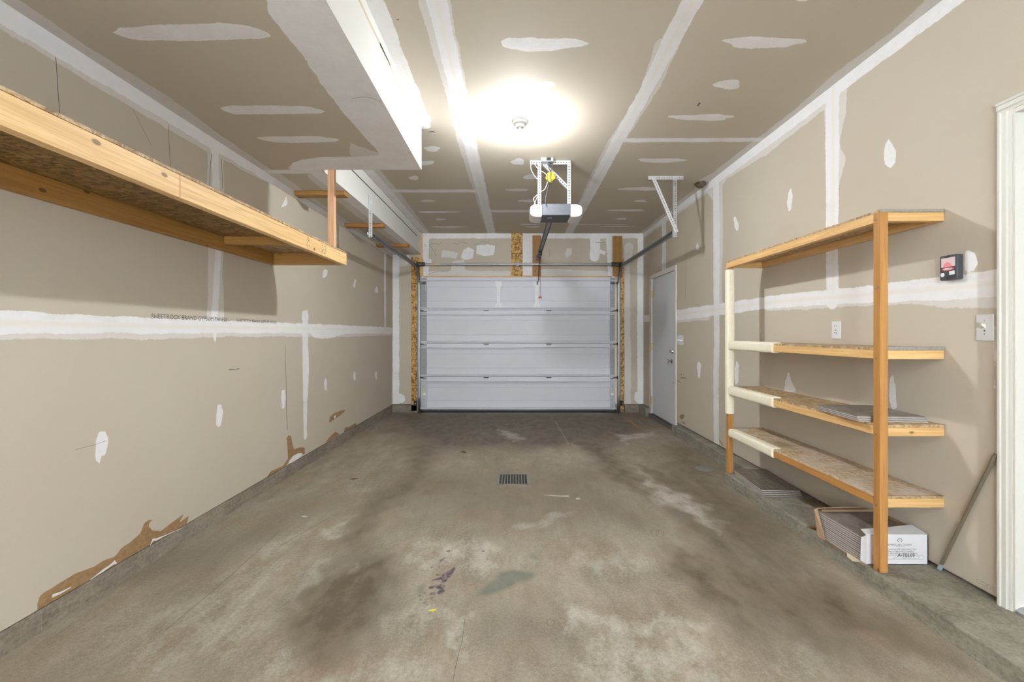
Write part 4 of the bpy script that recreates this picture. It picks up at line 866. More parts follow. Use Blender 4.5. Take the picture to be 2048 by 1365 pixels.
def door_track(xc, sg, label):
    t = thing('door_track', label, 'track', (xc, 6.8, 0), 'garage door tracks')
    path = [(6.825, z) for z in np.linspace(.008, 1.96, 8)]; R = .30
    for k in range(1, 13):
        a = math.pi / 2 * k / 12; path.append((6.825 - R * (1 - math.cos(a)), 1.96 + R * math.sin(a)))
    path += [(y, 2.26) for y in np.linspace(6.3, 4.43, 8)]
    prof = [(.025, -.014 * sg), (.012, -.016 * sg), (.020, 0.0), (.024, .012 * sg), (0, .016 * sg), (-.024, .012 * sg), (-.020, 0.0), (-.012, -.016 * sg), (-.025, -.014 * sg)]
    prof = [(.018, -.014 * sg), (.026, -.014 * sg), (.028, .006 * sg), (.018, .015 * sg), (-.018, .015 * sg), (-.028, .006 * sg), (-.026, -.014 * sg), (-.018, -.014 * sg)]
    vs = []; n = len(prof)
    for i, p in enumerate(path):
        q0, q1 = path[max(i - 1, 0)], path[min(i + 1, len(path) - 1)]; ty, tz = q1[0] - q0[0], q1[1] - q0[1]; L = math.hypot(ty, tz); ny, nz = -tz / L, ty / L
        vs += [(xc + b_, p[0] + ny * a_, p[1] + nz * a_) for a_, b_ in prof]
    fs = [(i * n + k, i * n + k + 1, (i + 1) * n + k + 1, (i + 1) * n + k) for i in range(len(path) - 1) for k in range(n - 1)]
    build('rail', MB().add(vs, fs), 'track_steel', t, smooth=True, solid=.0022)
    ang = MB().box((xc + sg * .018, 6.862, .01), (xc + sg * .040, 6.882, 2.12)); ang.box((xc + sg * .0155, 6.80, .6), (xc + sg * .019, 6.882, .66)).box((xc + sg * .0155, 6.80, 1.6), (xc + sg * .019, 6.882, 1.66))
    ang.box((xc + sg * .0155, 6.70, 2.19), (xc + sg * .019, 6.882, 2.34), 1)
    build('wall_angle', ang, ['track_steel', 'dark_steel'], t)
    return t
tl = door_track(-1.478, -1, 'left garage door track running under the narrow soffit')
tr = door_track(1.616, 1, 'right garage door track hung from the ceiling by a punched steel bracket')
h = MB().perf((-1.440, 4.402, 2.628), (-1.440, 4.402, 2.205), (.036, 0, 0)); h.add([(-1.458, 4.402, 2.628), (-1.458, 4.432, 2.628), (-1.458, 4.432, 2.205), (-1.458, 4.402, 2.205)], [(0, 1, 2, 3)])
build('hanger_strap', h, 'galvanized_bright', tl, solid=.002)
h = MB().perf((1.335, 4.392, 2.795), (1.685, 4.392, 2.795), (0, 0, .034)); h.add([(1.335, 4.392, 2.812), (1.685, 4.392, 2.812), (1.685, 4.425, 2.812), (1.335, 4.425, 2.812)], [(0, 1, 2, 3)]); build('ceiling_angle', h, 'galvanized_bright', tr, solid=.002)
h = MB().perf((1.606, 4.398, 2.80), (1.606, 4.398, 2.205), (.036, 0, 0)); h.add([(1.588, 4.398, 2.80), (1.588, 4.43, 2.80), (1.588, 4.43, 2.205), (1.588, 4.398, 2.205)], [(0, 1, 2, 3)]); build('hanger_strap', h, 'galvanized', tr, solid=.002)
h = MB().perf((1.380, 4.386, 2.80), (1.618, 4.386, 2.250), (.033, 0, .0145)); h.add([(1.396, 4.386, 2.807), (1.396, 4.42, 2.807), (1.634, 4.42, 2.257), (1.634, 4.386, 2.257)], [(0, 1, 2, 3)]); build('diagonal_brace', h, 'galvanized_bright', tr, solid=.002)

for x, lens, label in ((-1.538, 'label_white', 'small black safety sensor at the foot of the left track'), (1.664, 'red_glow', 'small safety sensor with a red light at the foot of the right track')):
    sgn = 1 if x > 0 else -1
    s = thing('safety_sensor', label, 'sensor', (x, 6.82, .12), 'garage door safety sensors')
    b = MB().box((x - .02, 6.795, .125), (x + .02, 6.84, .20)).box((x - .004 * sgn, 6.84, .14), (x + .004 * sgn, 6.884, .17)); build('housing', b, 'black_plastic', s, bevel=.004)
    build('indicator', MB().lathe([(.008, 0), (.006, .004)], (x + .004, 6.796, .158), (0, -1, 0), 10), lens, s)

# ---- opener hung from the ceiling
op = thing('garage_door_opener', 'gray garage door opener with white end covers hung from the ceiling', 'garage door opener', (.37, 4.1, 2.36))
ox = .378; yF = 3.985
body = MB().box((.25, yF, 2.312), (.507, yF + .27, 2.416), 0).box((.252, yF - .003, 2.314), (.505, yF, 2.414), 1).box((.30, yF + .06, 2.30), (.345, yF + .10, 2.3125), 2)
for x in np.linspace(.36, .42, 4): body.lathe([(.009, 0), (.007, .008)], (x, yF + .04, 2.416), (0, 0, 1), 8, 2)
build('motor_housing', body, ['charcoal_plastic', 'opener_gray', 'dark_steel'], op, bevel=.003)
for sg, xi in ((-1, .25), (1, .507)):
    pts = [(xi, 2.302)] + [(xi + sg * .112 * (1 - (1 - math.sin(a)) ** 1.0) if False else xi + sg * .11 * abs(math.sin(a)) ** .55, 2.357 - .058 * math.copysign(abs(math.cos(a)) ** .6, math.cos(a))) for a in np.linspace(.12, math.pi - .12, 13)] + [(xi, 2.414)]
    if sg > 0: pts = pts[::-1]
    build('light_cover', MB().prism(pts, 'y', yF + .004, yF + .25), 'white_plastic', op, bevel=.012, seg=3)
w = .030; y = yF + .012
b = MB().perf((.141, y, 2.795), (.509, y, 2.795), (0, 0, .034)); b.add([(.141, y, 2.812), (.509, y, 2.812), (.509, y + .03, 2.812), (.141, y + .03, 2.812)], [(0, 1, 2, 3)]); build('ceiling_angle', b, 'galvanized_bright', op, solid=.002)
for x in (.227, .496):
    b = MB().perf((x, y - .003, 2.79), (x, y - .003, 2.405), (w, 0, 0)); b.add([(x - w / 2, y - .003, 2.79), (x - w / 2, y + .027, 2.79), (x - w / 2, y + .027, 2.405), (x - w / 2, y - .003, 2.405)], [(0, 1, 2, 3)]); build('hanger_strap', b, 'steel_white', op, solid=.002)
b = MB().perf((.268, y - .006, 2.778), (.500, y - .006, 2.552), (.021, 0, .021)); b.add([(.258, y - .006, 2.768), (.258, y + .022, 2.768), (.490, y + .022, 2.542), (.490, y - .006, 2.542)], [(0, 1, 2, 3)]); build('diagonal_brace', b, 'steel_white', op, solid=.002)
rl = MB().box((.345, yF + .2, 2.412), (.352, 6.845, 2.446), 0).box((.391, yF + .2, 2.412), (.398, 6.845, 2.446), 0).box((.352, yF + .2, 2.425), (.391, 6.845, 2.432), 1); build('drive_rail', rl, ['dark_steel', 'track_steel'], op)
hb = MB().box((.33, 6.84, 2.40), (.41, 6.87, 2.46)).box((.335, 6.80, 2.39), (.40, 6.845, 2.415)); build('header_bracket', hb, 'dark_steel', op)
tb = MB().box((.342, 6.33, 2.385), (.401, 6.47, 2.413)); build('trolley', tb, 'black_plastic', op, bevel=.003)
arm = MB().tube([(.372, 6.46, 2.39), (.372, 6.70, 2.25), (.372, 6.79, 2.07), (.362, 6.835, 2.03)], .007, 8).box((.345, 6.815, 2.0), (.365, 6.853, 2.045)); build('door_arm', arm, 'dark_steel', op)
cr = MB().tube(spline([(.372, 6.40, 2.388), (.373, 6.40, 2.1), (.372, 6.40, 1.785)], 4), .0028, 6); build('release_cord', cr, 'red_plastic', op)
hd = MB().prism([(.345, 1.752), (.399, 1.752), (.397, 1.766), (.381, 1.776), (.377, 1.79), (.367, 1.79), (.363, 1.776), (.347, 1.766)], 'y', 6.393, 6.407); o = build('release_handle', hd, 'red_plastic', op, bevel=.003); o['label'] = 'red pull handle'

bxo = thing('ceiling_outlet_box', 'small gray metal outlet box on the ceiling above the opener bracket', 'outlet box', (.29, 3.95, ZC))
build('box', MB().box((.236, 3.925, 2.778), (.348, 3.985, ZC - .001)), 'galvanized', bxo, bevel=.003)
build('socket_face', MB().box((.285, 3.921, 2.783), (.325, 3.926, 2.810)), 'black_plastic', bxo)
pc = thing('power_cord', 'dark power cord looping from the ceiling outlet box down to the opener', 'cord', (.31, 3.95, 2.6))
pa = lambda pts, Y: [((x - CX) * Y / F, Y, CZ + (CY - yy) * Y / F) for x, yy in pts]
build('cable', MB().tube(spline(pa([(1099.5, 321), (1099, 332), (1097, 336), (1101, 345), (1101, 362), (1097, 372), (1092.5, 390), (1091, 406), (1093, 410)], 3.955), 5), .0042, 7).tube(spline(pa([(1100, 328), (1103.5, 333), (1102.5, 344)], 3.95), 5), .0036, 6), 'gray_cord', pc, smooth=True)
build('plug', MB().box((.303, 3.935, 2.772), (.327, 3.955, 2.790)), 'gray_cord', pc, bevel=.003)
yp = thing('yellow_plug_bundle', 'bright yellow taped plug bundle hanging inside the opener bracket', 'plug', (.32, 3.945, 2.65))
b = MB(); 
for ang, dxx, dzz, r in ((.35, -.012, .0, .024), (-.5, .018, .006, .022), (.1, .004, -.014, .023)):
    c = Vector((.318 + dxx, 3.918, 2.640 + dzz)); d = Vector((math.sin(ang), 0, math.cos(ang))) * .036
    b.tube([c - d, c - d * .6, c, c + d * .6, c + d], [r * .55, r, r * .95, r, r * .5], 9)
build('body', b, 'yellow_plastic', yp, smooth=True)
build('straps', MB().tube(pa([(1101.5, 343), (1101, 355), (1102, 366)], 3.888), .005, 6).tube(pa([(1096, 348), (1094, 358), (1096, 366)], 3.889), .003, 6), 'gray_cord', yp)
ww = thing('bell_wire', 'thin white wires looping round the left strap of the opener bracket', 'wire', (.2, 3.98, 2.6))
b = MB()
for pts in ([(1062, 330), (1060.5, 324), (1063, 321), (1064, 326), (1061.5, 332), (1063, 341), (1069, 352), (1076, 360)], [(1064, 323), (1070, 330), (1077, 339), (1089, 346), (1094, 352), (1096, 358)], [(1095, 364), (1093, 371), (1089, 379), (1083, 383), (1080, 385)],
            [(1077, 388), (1070, 394), (1067, 398), (1069, 404), (1072, 411), (1075, 414)], [(1077, 391), (1073, 398), (1070, 405), (1067, 413), (1070, 416)]):
    b.tube(spline(pa(pts, 3.972), 5), .0024, 6)
build('strands', b, 'white_wire', ww, smooth=True)

# ================================================================== LIGHTS (two ceiling lampholders with bare bulbs; the second hangs behind the viewer)
def ceiling_light(x, y, label, matname):
    t = thing('ceiling_light', label, 'ceiling light', (x, y, ZC), 'bare bulb ceiling lights')
    lh = MB().lathe([(.058, -.001), (.058, -.010), (.050, -.020), (.034, -.024), (.030, -.046), (.020, -.048)], (x, y, ZC), (0, 0, 1), 24)
    for k in range(3): lh.box((x - .048 + k * .0, y - .003, ZC - .026), (x - .030, y + .003, ZC - .018)) if k == 0 else None
    build('lampholder', lh, 'white_plastic', t, smooth=True)
    bl_ = MB().lathe([(.013, -.047), (.014, -.062), (.020, -.078), (.0245, -.087), (.028, -.096), (.0302, -.104), (.031, -.112), (.028, -.127), (.018, -.139), (.004, -.144)], (x, y, ZC), (0, 0, 1), 20)
    n_ = len(bl_.f); hf = [bl_.v[f[0]][2] for f in bl_.f]; bl_.m = [0 if h > ZC - .1045 else 1 for h in hf]; bl_.m[-2] = 0; bl_.m[-1] = 1
    build('bulb', bl_, ['white_plastic', matname], t, smooth=True)
glow('bulb_glow', (0.93, 0.97, 1.0), BULB1); glow('bulb_glow_rear', (0.93, 0.97, 1.0), BULB2)
ceiling_light(.041, 3.268, 'glowing bare bulb in a white lampholder on the ceiling ahead of the opener', 'bulb_glow')
ceiling_light(.06, -1.25, 'bare bulb ceiling light at the near end of the garage behind the viewer', 'bulb_glow_rear')

# ================================================================== LEFT OVERHEAD SHELF
os_ = thing('overhead_shelf', 'long overhead pine shelf hung along the left wall', 'shelf', (-1.6, 1.5, 1.777))
z0, z1, ys, ye = 1.777, 1.867, -.40, 3.46
def front_marks(mb):   # local x runs along the rail from ys; the visible face is the one toward the aisle
    L = ye - ys
    def mark(Y, za, zb_, wd, mi): mb.box((Y - ys - wd / 2, -.0197, za), (Y - ys + wd / 2, -.0188, zb_), mi)
    mark(1.737, -.044, .044, .004, 2)
    for Y0 in (2.815, 2.93, 3.02, 3.075):
        for _ in range(16 if Y0 != 2.93 else 0):
            a = random.uniform(-.036, .036); mark(Y0 + random.uniform(-.018, .018), a, a + random.uniform(.002, .008), random.uniform(.002, .008), 1)
    for Y in (3.43, 3.32, 3.22): 
        for zq in (-.022, .022): mark(Y, zq - .003, zq + .003, .006, 4)
board('front_rail', (-1.340, ys, (z0 + z1) / 2), (-1.340, ye, (z0 + z1) / 2), .038, z1 - z0, (0, 0, 1), 'pine', os_, .003, front_marks)
boardbox('back_rail', (WL + .001, ys, z0), (WL + .039, ye, z1), 'stained_shaded_board', os_)
boardbox('end_board', (WL + .039, ye - .038, z0), (-1.359, ye, z1), 'stained_shaded_board', os_)
boardbox('end_board', (WL + .039, ys, z0), (-1.359, ys + .038, z1), 'stained_shaded_board', os_)
boardbox('stretcher', (WL + .039, 2.835, 1.815), (-1.359, 2.873, z1), 'stained_shaded_board', os_)
build('deck', MB().box((WL + .001, ys, z1), (-1.3185, 2.85, z1 + .0115), 0, skip='r').add([(-1.3185, ys, z1), (-1.3185, 2.85, z1), (-1.3185, 2.85, z1 + .0115), (-1.3185, ys, z1 + .0115)], [(0, 1, 2, 3)], 1), ['osb_brown_shaded', 'osb_deck'], os_)
o = build('deck', MB().box((WL + .001, 2.853, z1), (-1.3185, ye + .004, z1 + .0115)), 'osb_deck', os_); o['label'] = 'grayer strand board piece at the far end'
boardbox('hanger_post', (-1.416, SY + .003, z1 + .011), (-1.367, SY + .041, ZC - .002), 'fir_pink', os_)

# ledger blocks under the narrow soffit
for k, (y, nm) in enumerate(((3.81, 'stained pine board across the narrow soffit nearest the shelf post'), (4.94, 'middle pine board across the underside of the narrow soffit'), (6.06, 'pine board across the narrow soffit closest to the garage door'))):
    tag(boardbox('ceiling_board', (WL + .002, y, ZS - .040), (NX - .008, y + .089, ZS - .001), 'stained_shaded_board' if k == 0 else 'fir'), nm, 'board', 'boards across the underside of the narrow soffit')

# ================================================================== RIGHT SHELVING UNIT
su = thing('shelving_unit', 'tall open pine shelving unit with four strand board shelves on the right ledge', 'shelving', (1.86, 2.8, LZ))
lx0, lx1, n0, n1, f0, f1 = 1.714, 1.752, 2.0636, 2.1016, 3.524, 3.562
def leg_marks(mb):
    for zq in (1.79, 1.133, .772, .437):
        for dy in (0,): mb.box((zq - LZ - .003, -.0012 - .0185, -.006), (zq - LZ + .003, -.0183, .0), 4); mb.box((zq - LZ - .012 - .003, -.006, -.0197), (zq - LZ - .012 + .003, 0, -.0186), 4)
l1 = boardbox('leg', (lx0, n0, LZ + .001), (lx1, n1, 1.8095), 'fir', su, .003, leg_marks)
l2 = boardbox('leg', (lx0, f0, LZ + .001), (lx1, f1, 1.7665), 'fir', su)
tx = MB(); text(tx, '2', .022, frame((0, -1, 0), (0, 0, 1), (-1, 0, 0), (lx0 - .0006, 2.092, 1.457))); text(tx, '8', .022, frame((0, -1, 0), (0, 0, 1), (-1, 0, 0), (lx0 - .0006, 2.074, 1.457)))
build('pencilled_number', tx, 'ink_soft', l1)
def rail_marks(mb):
    for _ in range(22): a, b_ = random.uniform(.36, .41), random.uniform(-.017, .017); mb.box((a, -.0197, b_), (a + random.uniform(.002, .008), -.0188, b_ + random.uniform(.0015, .004)), 1)
    for a in (.36, .412): mb.box((a, -.0197, -.017), (a + .0025, -.0188, .017), 1)
for k, (zt_, dm) in enumerate(((1.810, 'osb_deck'), (1.161, 'osb_deck'), (.799, 'osb_deck'), (.464, 'osb_pale'))):
    h = .0425; zb2 = zt_ - h; top = k == 0
    dk = build('shelf', MB().box((lx0 + .0015, n0 + .001, zt_), (WR - .003, f1 - .001, zt_ + .0125)), dm, su)
    board('front_rail', (1.733, n1, zt_ - h / 2), (1.733, f1 - .001 if top else f0, zt_ - h / 2), .038, h, (0, 0, 1), 'fir' if k == 3 else 'pine_shelf', dk, .003, rail_marks if top else None)
    boardbox('back_rail', (1.980, n1, zb2), (WR - .001, f0, zt_), 'pine_shelf', dk)
    boardbox('end_board', (lx1, n0 + .001, zb2), (WR - .001, n1, zt_), 'pine_shelf', dk, .003)
    boardbox('end_board', (lx1, f0, zb2), (WR - .001, f1, zt_), 'pine_shelf', dk)
    if k < 2:
        o = build('felt_edge', MB().box((lx1 - .036 if top else lx1, n0 - .002, zt_ + .001), (WR - .004, n0 + .02, zt_ + .0145 + .003 * k)), 'gray_felt', dk, bevel=.002); o['label'] = 'gray fuzzy front edge'
    else:
        eb = MB()
        build('splintered_edge', eb.box((lx1, n0 - .001, zt_ + .0005), (WR - .004, n0 + .012, zt_ + .0135)), 'osb_deck', dk)
    if k:
        cx_, cz_, a_, b_ = 1.736, zt_ - .0155, .037, .037 if k < 3 else .034
        pr = [(cx_ + a_ * math.copysign(abs(math.cos(t)) ** .55, math.cos(t)), cz_ + b_ * math.copysign(abs(math.sin(t)) ** .55, math.sin(t))) for t in np.linspace(0, 2 * math.pi, 28, endpoint=False)]
        o = build('foam_wrap', MB().prism(pr, 'y', 2.912, 3.50), 'foam_smooth', dk, smooth=False, bevel=.004); o['label'] = 'cream foam padding round the rail'
pr = [(1.733 + .031 * math.copysign(abs(math.cos(t)) ** .55, math.cos(t)), 3.543 + .031 * math.copysign(abs(math.sin(t)) ** .55, math.sin(t))) for t in np.linspace(0, 2 * math.pi, 28, endpoint=False)]
o = build('foam_wrap', MB().prism(pr, 'z', .598, 1.752), 'foam_mesh', l2); o['label'] = 'cream mesh padding round the leg'

# ================================================================== THINGS ON AND UNDER THE SHELVES
def tile(name, cx, cy, z, sx, sy, th, rot, mats, label, cat='tile', group=None):
    mb = MB().box((-sx / 2, -sy / 2, 0), (sx / 2, sy / 2, th * .45), 1).box((-sx / 2 + .0006, -sy / 2 + .0006, th * .45), (sx / 2 - .0006, sy / 2 - .0006, th), 0)
    o = build(name, mb, mats); o.location = (cx, cy, z); o.rotation_euler = (0, 0, rot); return tag(o, label, cat, group)
zt_ = .8117
for k, nm in enumerate(('bottom tile of the gray stack on the third shelf', 'middle tile of the gray stack on the third shelf', 'top gray tile lying face up on the third shelf stack')):
    tile('floor_tile', 1.846 - .003 * k, 2.292 + .004 * k, zt_ + .0092 * k, .312, .335, .009, -.10 + .006 * k, ['tile_stone', 'tile_edge'], nm, group='gray tiles stacked on the third shelf')
for k, nm in enumerate(('lowest dark plank tile on the ledge under the shelving', 'second dark plank tile up on the ledge under the shelving', 'third dark plank tile up on the ledge under the shelving', 'topmost glossy dark plank tile on the ledge under the shelving')):
    t = tile('plank_tile', 1.869 - .0003 * k, 3.262 + .011 * k, LZ + .001 + .0092 * k, .256, .475, .009, -.080 + .003 * k, ['tile_wood_gloss', 'tile_edge'], nm, group='dark plank tiles piled on the ledge')
# carton of tiles
ct = thing('tile_carton', 'torn white carton of tiles on the ledge under the bottom shelf', 'box', (1.86, 2.3, LZ))
cx0, cx1, cy0, cy1, ch = 1.690, 2.008, 2.136, 2.452, .146; cb = LZ + .001; e = .004
cf = MB().box((1.708, cy0, cb), (cx1, cy0 + e, cb + ch), 0); cf.box((cx0, cy0, cb), (cx1, cy1, cb + e), 1); cf.box((cx1 - e, cy0, cb), (cx1, cy1, cb + ch), 1); cf.box((cx0 + .02, cy1 - e, cb), (cx1, cy1, cb + ch * .98), 1)
body_ = build('carton_body', cf, ['carton_white', 'carton_brown'], ct)
fl_ = MB().add([(1.708, cy0, cb + ch), (cx1, cy0, cb + ch), (cx1 - .004, cy0 + .085, cb + ch + .012), (1.83, cy0 + .055, cb + ch + .008), (1.72, cy0 + .05, cb + ch + .005)], [(0, 1, 2, 3, 4)]); o = build('top_flap', fl_, 'carton_white', ct, solid=.004)
fl_ = MB().add([(1.708, cy0 + .001, cb + .002), (1.708, cy0 + .001, cb + ch - .004), (1.676, cy0 - .012, cb + ch - .006), (1.668, cy0 - .016, cb + .030)], [(0, 1, 2, 3)]); build('side_flap', fl_, 'carton_white', ct, solid=.004)
fl_ = MB().add([(cx0 - .006, cy1 - .07, cb + .003), (cx0 - .014, cy1 - .02, cb + .003), (cx0 - .020, cy1, cb + ch), (cx0 - .010, cy1 - .012, cb + ch + .004)], [(0, 1, 2, 3)]); o = build('torn_side', fl_, 'carton_brown', ct, solid=.004); o['label'] = 'torn brown cardboard corner'
fl_ = MB().add([(cx0 - .01, cy1, cb + ch), (cx1 - .06, cy1, cb + ch + .004), (cx1 - .06, cy1 - .03, cb + ch + .022), (cx0 - .01, cy1 - .018, cb + ch + .012)], [(0, 1, 2, 3)]); build('back_flap', fl_, 'carton_brown', ct, solid=.004)
pt = MB(); yy = cy0 - .0008
def line(s, px, py, size): text(pt, s, size, FRONT((px - CX) * cy0 / F, yy, CZ + (CY - py) * cy0 / F))
line('AMERICAN OLEAN', 1799, 1090.3, .0135); line('COMMERCIAL TILE', 1799, 1093.6, .005)
line('PORCELAIN FLOOR AND WALL TILE', 1797, 1099.5, .0105); line('CERÁMICA PARA PISO Y PARED', 1797, 1104, .0105); line('CARREAU EN PORCELAINE ET MURALE', 1797, 1108, .0105)
text(pt, 'A-10169', .024, FRONT((1812 - CX) * cy0 / F, yy - .0004, CZ + (CY - 1111.5) * cy0 / F), 1)
c0 = ((1799.5 - CX) * cy0 / F, CZ + (CY - 1081.5) * cy0 / F)
pt.strip([(c0[0] + .0105 * math.cos(a), cy0, c0[1] + .0105 * math.sin(a)) for a in np.linspace(-.9, 2 * math.pi - 2.2, 24)], .0022, (0, -1, 0), .0008, 0)
pt.strip([(c0[0] - .007, cy0, c0[1] - .009), (c0[0], cy0, c0[1] + .007), (c0[0] + .007, cy0, c0[1] - .009)], .002, (0, -1, 0), .0009, 0)
q_ = lambda px, py: ((px - CX) * cy0 / F, cy0, CZ + (CY - py) * cy0 / F)
for a, b_ in (((1744, 1111.5), (1846, 1111.5)), ((1846, 1111.5), (1846, 1119)), ((1846, 1119), (1744, 1119)), ((1744, 1119), (1744, 1111.5))): pt.strip([q_(*a), q_(*b_)], .0012, (0, -1, 0), .0008, 0)
for _ in range(26): a, b_ = random.uniform(1786, 1840), random.choice([1113.6, 1115.4, 1117]); pt.strip([q_(a, b_), q_(a + random.uniform(.8, 3), b_)], .0016, (0, -1, 0), .0008, 0)
build('printing', pt, ['ink_soft', 'ink', 'label_blue'], body_)
names = ['lowest', 'second', 'third', 'fourth', 'fifth', 'sixth', 'seventh', 'eighth', 'ninth', 'tenth', 'eleventh', 'uppermost']
for k in range(12):
    tile('boxed_tile', 1.846 + random.uniform(-.0015, .0015), 2.294 + random.uniform(-.002, .002), cb + e + .0005 + .0108 * k, .303, .300, .0098, random.uniform(-.004, .004), ['tile_stone', 'tile_edge'], f'{names[k]} gray tile of the pile inside the torn white carton', group='gray tiles in the torn carton')
sc = MB().add([(0, 0, .002), (.05, -.012, .004), (.058, .05, .003), (.03, .075, .006), (.005, .045, .003)], [(0, 1, 2, 3, 4)]); o = build('cardboard_scrap', sc, 'scrap_tan', solid=.002); o.location = (1.664, 2.165, LZ + .0015); tag(o, 'small tan cardboard scrap on the ledge edge by the carton', 'scrap')
def leaf(name, x, y, z, s, label, mat='leaf_brown'):
    pts = [(-.5, 0), (-.25, .2), (.1, .26), (.4, .12), (.55, 0), (.35, -.16), (.05, -.22), (-.3, -.14)]
    mb = MB().add([(0, 0, .12 * s)] + [(a * s, b_ * s, (.03 + .1 * abs(b_)) * s) for a, b_ in pts], [(0, i + 1, (i + 1) % 8 + 1) for i in range(8)])
    o = build(name, mb, mat, solid=.001); o.location = (x, y, z + .002); o.rotation_euler = (0, 0, x * 7); return tag(o, label, 'leaf' if 'leaf' in name else 'debris')
leaf('dry_leaf', -.524, 4.52, floor_z(4.52), .085, 'curled reddish brown leaf on the floor left of the drain')
leaf('dry_leaf', 1.728, 2.535, LZ, .075, 'brown leaf on the ledge edge beside the tile carton')
leaf('wood_flake', -1.33, 3.66, floor_z(3.66), .07, 'small dark flake on the floor by the left wall')
leaf('plaster_chip', -1.385, 2.90, floor_z(2.9), .045, 'small white plaster chip at the foot of the left wall', 'chalk')
leaf('wood_flake', 1.38, 6.30, floor_z(6.3), .10, 'small brown flake on the floor in front of the right track')

# pole leaning in the corner by the near door
pl_ = thing('pole', 'thin tan metal pole leaning against the right wall beside the near door', 'pole', (1.99, 2.09, LZ))
p0, p1 = Vector((2.0035, 2.075, LZ + .014)), Vector((2.0095, 1.8375, .735)); d = (p1 - p0).normalized()
build('shaft', MB().tube([p0 + d * .03, p1], .0074, 12), 'pole_metal', pl_, smooth=True); o = build('tip', MB().tube([p0, p0 + d * .03], [.0095, .0095], 12), 'pole_tip', pl_, smooth=True); o['label'] = 'gray rubber foot'

# ================================================================== WALL PLATES
def plate(name, label, cat, y0_, y1_, z0_, z1_, mat='white_plastic'):
    t = thing(name, label, cat, (WR, (y0_ + y1_) / 2, (z0_ + z1_) / 2)); build('plate', MB().box((WR - .006, y0_, z0_), (WR - .0005, y1_, z1_)), mat, t, bevel=.003); return t
t = plate('light_switch', 'white single toggle light switch plate beside the near door', 'light switch', 1.849, 1.921, 1.209, 1.3225)
b = MB().add([(WR - .006, 1.880, 1.262), (WR - .006, 1.890, 1.262), (WR - .006, 1.890, 1.278), (WR - .006, 1.880, 1.278), (WR - .022, 1.8815, 1.274), (WR - .022, 1.8885, 1.274), (WR - .022, 1.8885, 1.284), (WR - .022, 1.8815, 1.284)], [(0, 1, 5, 4), (1, 2, 6, 5), (2, 3, 7, 6), (3, 0, 4, 7), (4, 5, 6, 7)]); build('toggle', b, 'ivory_plastic', t)
for zq in (1.238, 1.252, 1.296): build('screw', MB().lathe([(.003, 0), (.0025, .0012)], (WR - .006, 1.885, zq), (-1, 0, 0), 10), 'dark_steel' if zq == 1.252 else 'galvanized', t)
t = plate('wall_outlet', 'white wall outlet above the second shelf of the shelving', 'outlet', 2.7167, 2.7936, 1.207, 1.3167)
build('receptacle', MB().box((WR - .0085, 2.738, 1.223), (WR - .006, 2.772, 1.300)), 'white_plastic', t, bevel=.002)
b = MB()
for zq in (1.238, 1.282):
    for yq in (2.748, 2.760): b.box((WR - .0092, yq, zq), (WR - .0084, yq + .003, zq + .010))
b.box((WR - .0092, 2.749, 1.257), (WR - .0084, 2.761, 1.260)); b.box((WR - .0092, 2.749, 1.264), (WR - .0084, 2.761, 1.267), 1); build('slots', b, ['ink', 'label_red'], t)
t = plate('switch_panel', 'white three gang switch plate beside the far side door', 'light switch', 5.2566, 5.433, 1.103, 1.219)
for yq in (5.285, 5.345, 5.405): build('toggle', MB().box((WR - .020, yq - .005, 1.150), (WR - .005, yq + .005, 1.168)), 'white_plastic', t, bevel=.002)
t = thing('opener_wall_control', 'black garage door wall control with a lit pink panel', 'wall control', (WR, 2.017, 1.54))
ya, yb2, za, zb3 = 1.976, 2.060, 1.486, 1.600; fx = WR - .030
build('housing', MB().box((fx, ya, za), (WR - .0005, yb2, zb3)), 'charcoal_plastic', t, bevel=.006, seg=3)
build('lit_panel', MB().box((fx - .001, 1.986, 1.546), (fx + .001, 2.050, 1.588)), 'screen_pink', t)
build('panel_glow', MB().prism([(2.000, 1.548), (2.040, 1.548), (2.034, 1.562), (2.022, 1.568), (2.008, 1.562)], 'x', fx - .0016, fx), 'red_glow', t)
b = MB().prism([(2.018 + .030 * math.cos(a), 1.536 + .0085 * math.sin(a)) for a in np.linspace(0, 6.283, 20, endpoint=False)], 'x', fx - .002, fx + .001, 0); b.prism([(2.018 + .022 * math.cos(a), 1.536 + .005 * math.sin(a)) for a in np.linspace(0, 6.283, 20, endpoint=False)], 'x', fx - .0026, fx, 1); o = build('badge', b, ['label_red', 'screen_pink'], t); o['label'] = 'red oval badge'
b = MB().prism([(2.043 + .0085 * math.cos(a), 1.512 + .010 * math.sin(a)) for a in np.linspace(0, 6.283, 14, endpoint=False)], 'x', fx - .003, fx); build('button', b, 'white_plastic', t); build('button', MB().box((fx - .003, 1.988, 1.508), (fx + .001, 2.012, 1.526)), 'white_plastic', t, bevel=.002)
for zq in (1.593, 1.496): build('screw', MB().lathe([(.006, 0), (.005, .003)], (fx, 2.018, zq), (-1, 0, 0), 10), 'black_plastic', t)

# brown clump stuck where wall and ceiling meet
mb = MB(); rr = random.Random(3); N, K = 9, 18; vs = []
for i in range(N + 1):
    a = math.pi / 2 * i / N
    for k in range(K):
        b_ = 2 * math.pi * k / K; r = 1 + rr.uniform(-.18, .18); vs.append((1.945 + .055 * math.cos(a) * math.cos(b_) * r, 4.60 + .06 * math.cos(a) * math.sin(b_) * r, ZC - .001 - .05 * math.sin(a) * (1 + rr.uniform(-.15, .1))))
mb.add(vs, [(i * K + k, i * K + (k + 1) % K, (i + 1) * K + (k + 1) % K, (i + 1) * K + k) for i in range(N) for k in range(K)])
tag(build('mud_clump', mb, 'clump_brown'), 'dark brown clump stuck to the ceiling by the top of the right wall', 'clump')

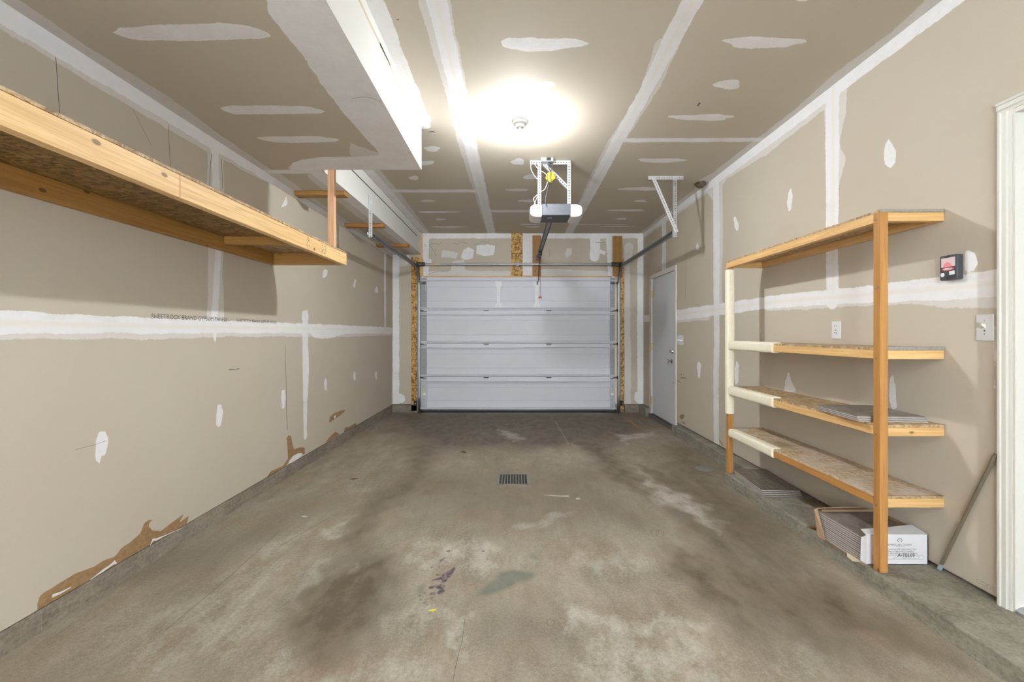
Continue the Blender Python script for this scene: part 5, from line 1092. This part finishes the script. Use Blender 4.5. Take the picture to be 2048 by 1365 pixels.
# ================================================================== FLOOR FITTINGS
fd = thing('floor_drain', 'square iron floor drain grate in the middle of the concrete floor', 'drain', (-.0104, 3.65, floor_z(3.65)))
zf = floor_z(3.53) + .0005; x0, y0d, sz = -.0104 - .125, 3.65 - .125, .25
g = MB().box((x0 + .006, y0d + .006, zf - .01), (x0 + sz - .006, y0d + sz - .006, zf + .0012), 1)
for k in range(11): xx = x0 + .006 + k * (sz - .018) / 10; g.box((xx, y0d + .006, zf), (xx + .006, y0d + sz - .006, zf + .004), 0)
for k in range(11): yv = y0d + .006 + k * (sz - .016) / 10; g.box((x0 + .006, yv, zf), (x0 + sz - .006, yv + .004, zf + .0032), 2)
build('grate', g, ['drain_rim', 'rubber', 'cast_iron'], fd)
r_ = MB().box((x0 - .004, y0d - .004, zf - .01), (x0 + .006, y0d + sz + .004, zf + .003)).box((x0 + sz - .006, y0d - .004, zf - .01), (x0 + sz + .004, y0d + sz + .004, zf + .003)).box((x0, y0d - .004, zf - .01), (x0 + sz, y0d + .006, zf + .003)).box((x0, y0d + sz - .006, zf - .01), (x0 + sz, y0d + sz + .004, zf + .003)); build('rim', r_, 'drain_rim', fd)
cv = MB().lathe([(.080, -.004), (.080, .002), (.076, .0035), (.0, .004)], (1.706, 3.95, floor_z(3.87)), (0, 0, 1), 28)
tag(build('cleanout_cover', cv, 'cover_gray', smooth=True), 'round gray cleanout cover set in the floor beside the ledge', 'cover')

# ================================================================== CAMERA, WORLD, OUTPUT LOOK
cam = bpy.data.cameras.new('camera'); co = bpy.data.objects.new('camera', cam); COL.objects.link(co)
cam.sensor_width = 36.0; cam.lens = F / 2048 * 36.0; cam.clip_start = .02
cam.shift_x = (1024 - CX) / 2048; cam.shift_y = -(682.5 - CY) / 2048
co.location = (0, 0, CZ); co.rotation_euler = (math.pi / 2, 0, 0); SC.camera = co
wd = bpy.data.worlds.new('world'); SC.world = wd; wd.use_nodes = True
wd.node_tree.nodes['Background'].inputs[0].default_value = (.80, .895, 1.0, 1); wd.node_tree.nodes['Background'].inputs[1].default_value = SKY
vs_ = SC.view_settings; vs_.view_transform = 'Standard'; vs_.look = 'None'; vs_.exposure = EXPOSURE; vs_.gamma = 1.0; vs_.use_curve_mapping = False
SC.cycles.use_denoising = True; SC.cycles.max_bounces = 10; SC.cycles.diffuse_bounces = 8; SC.cycles.sample_clamp_indirect = 6.0
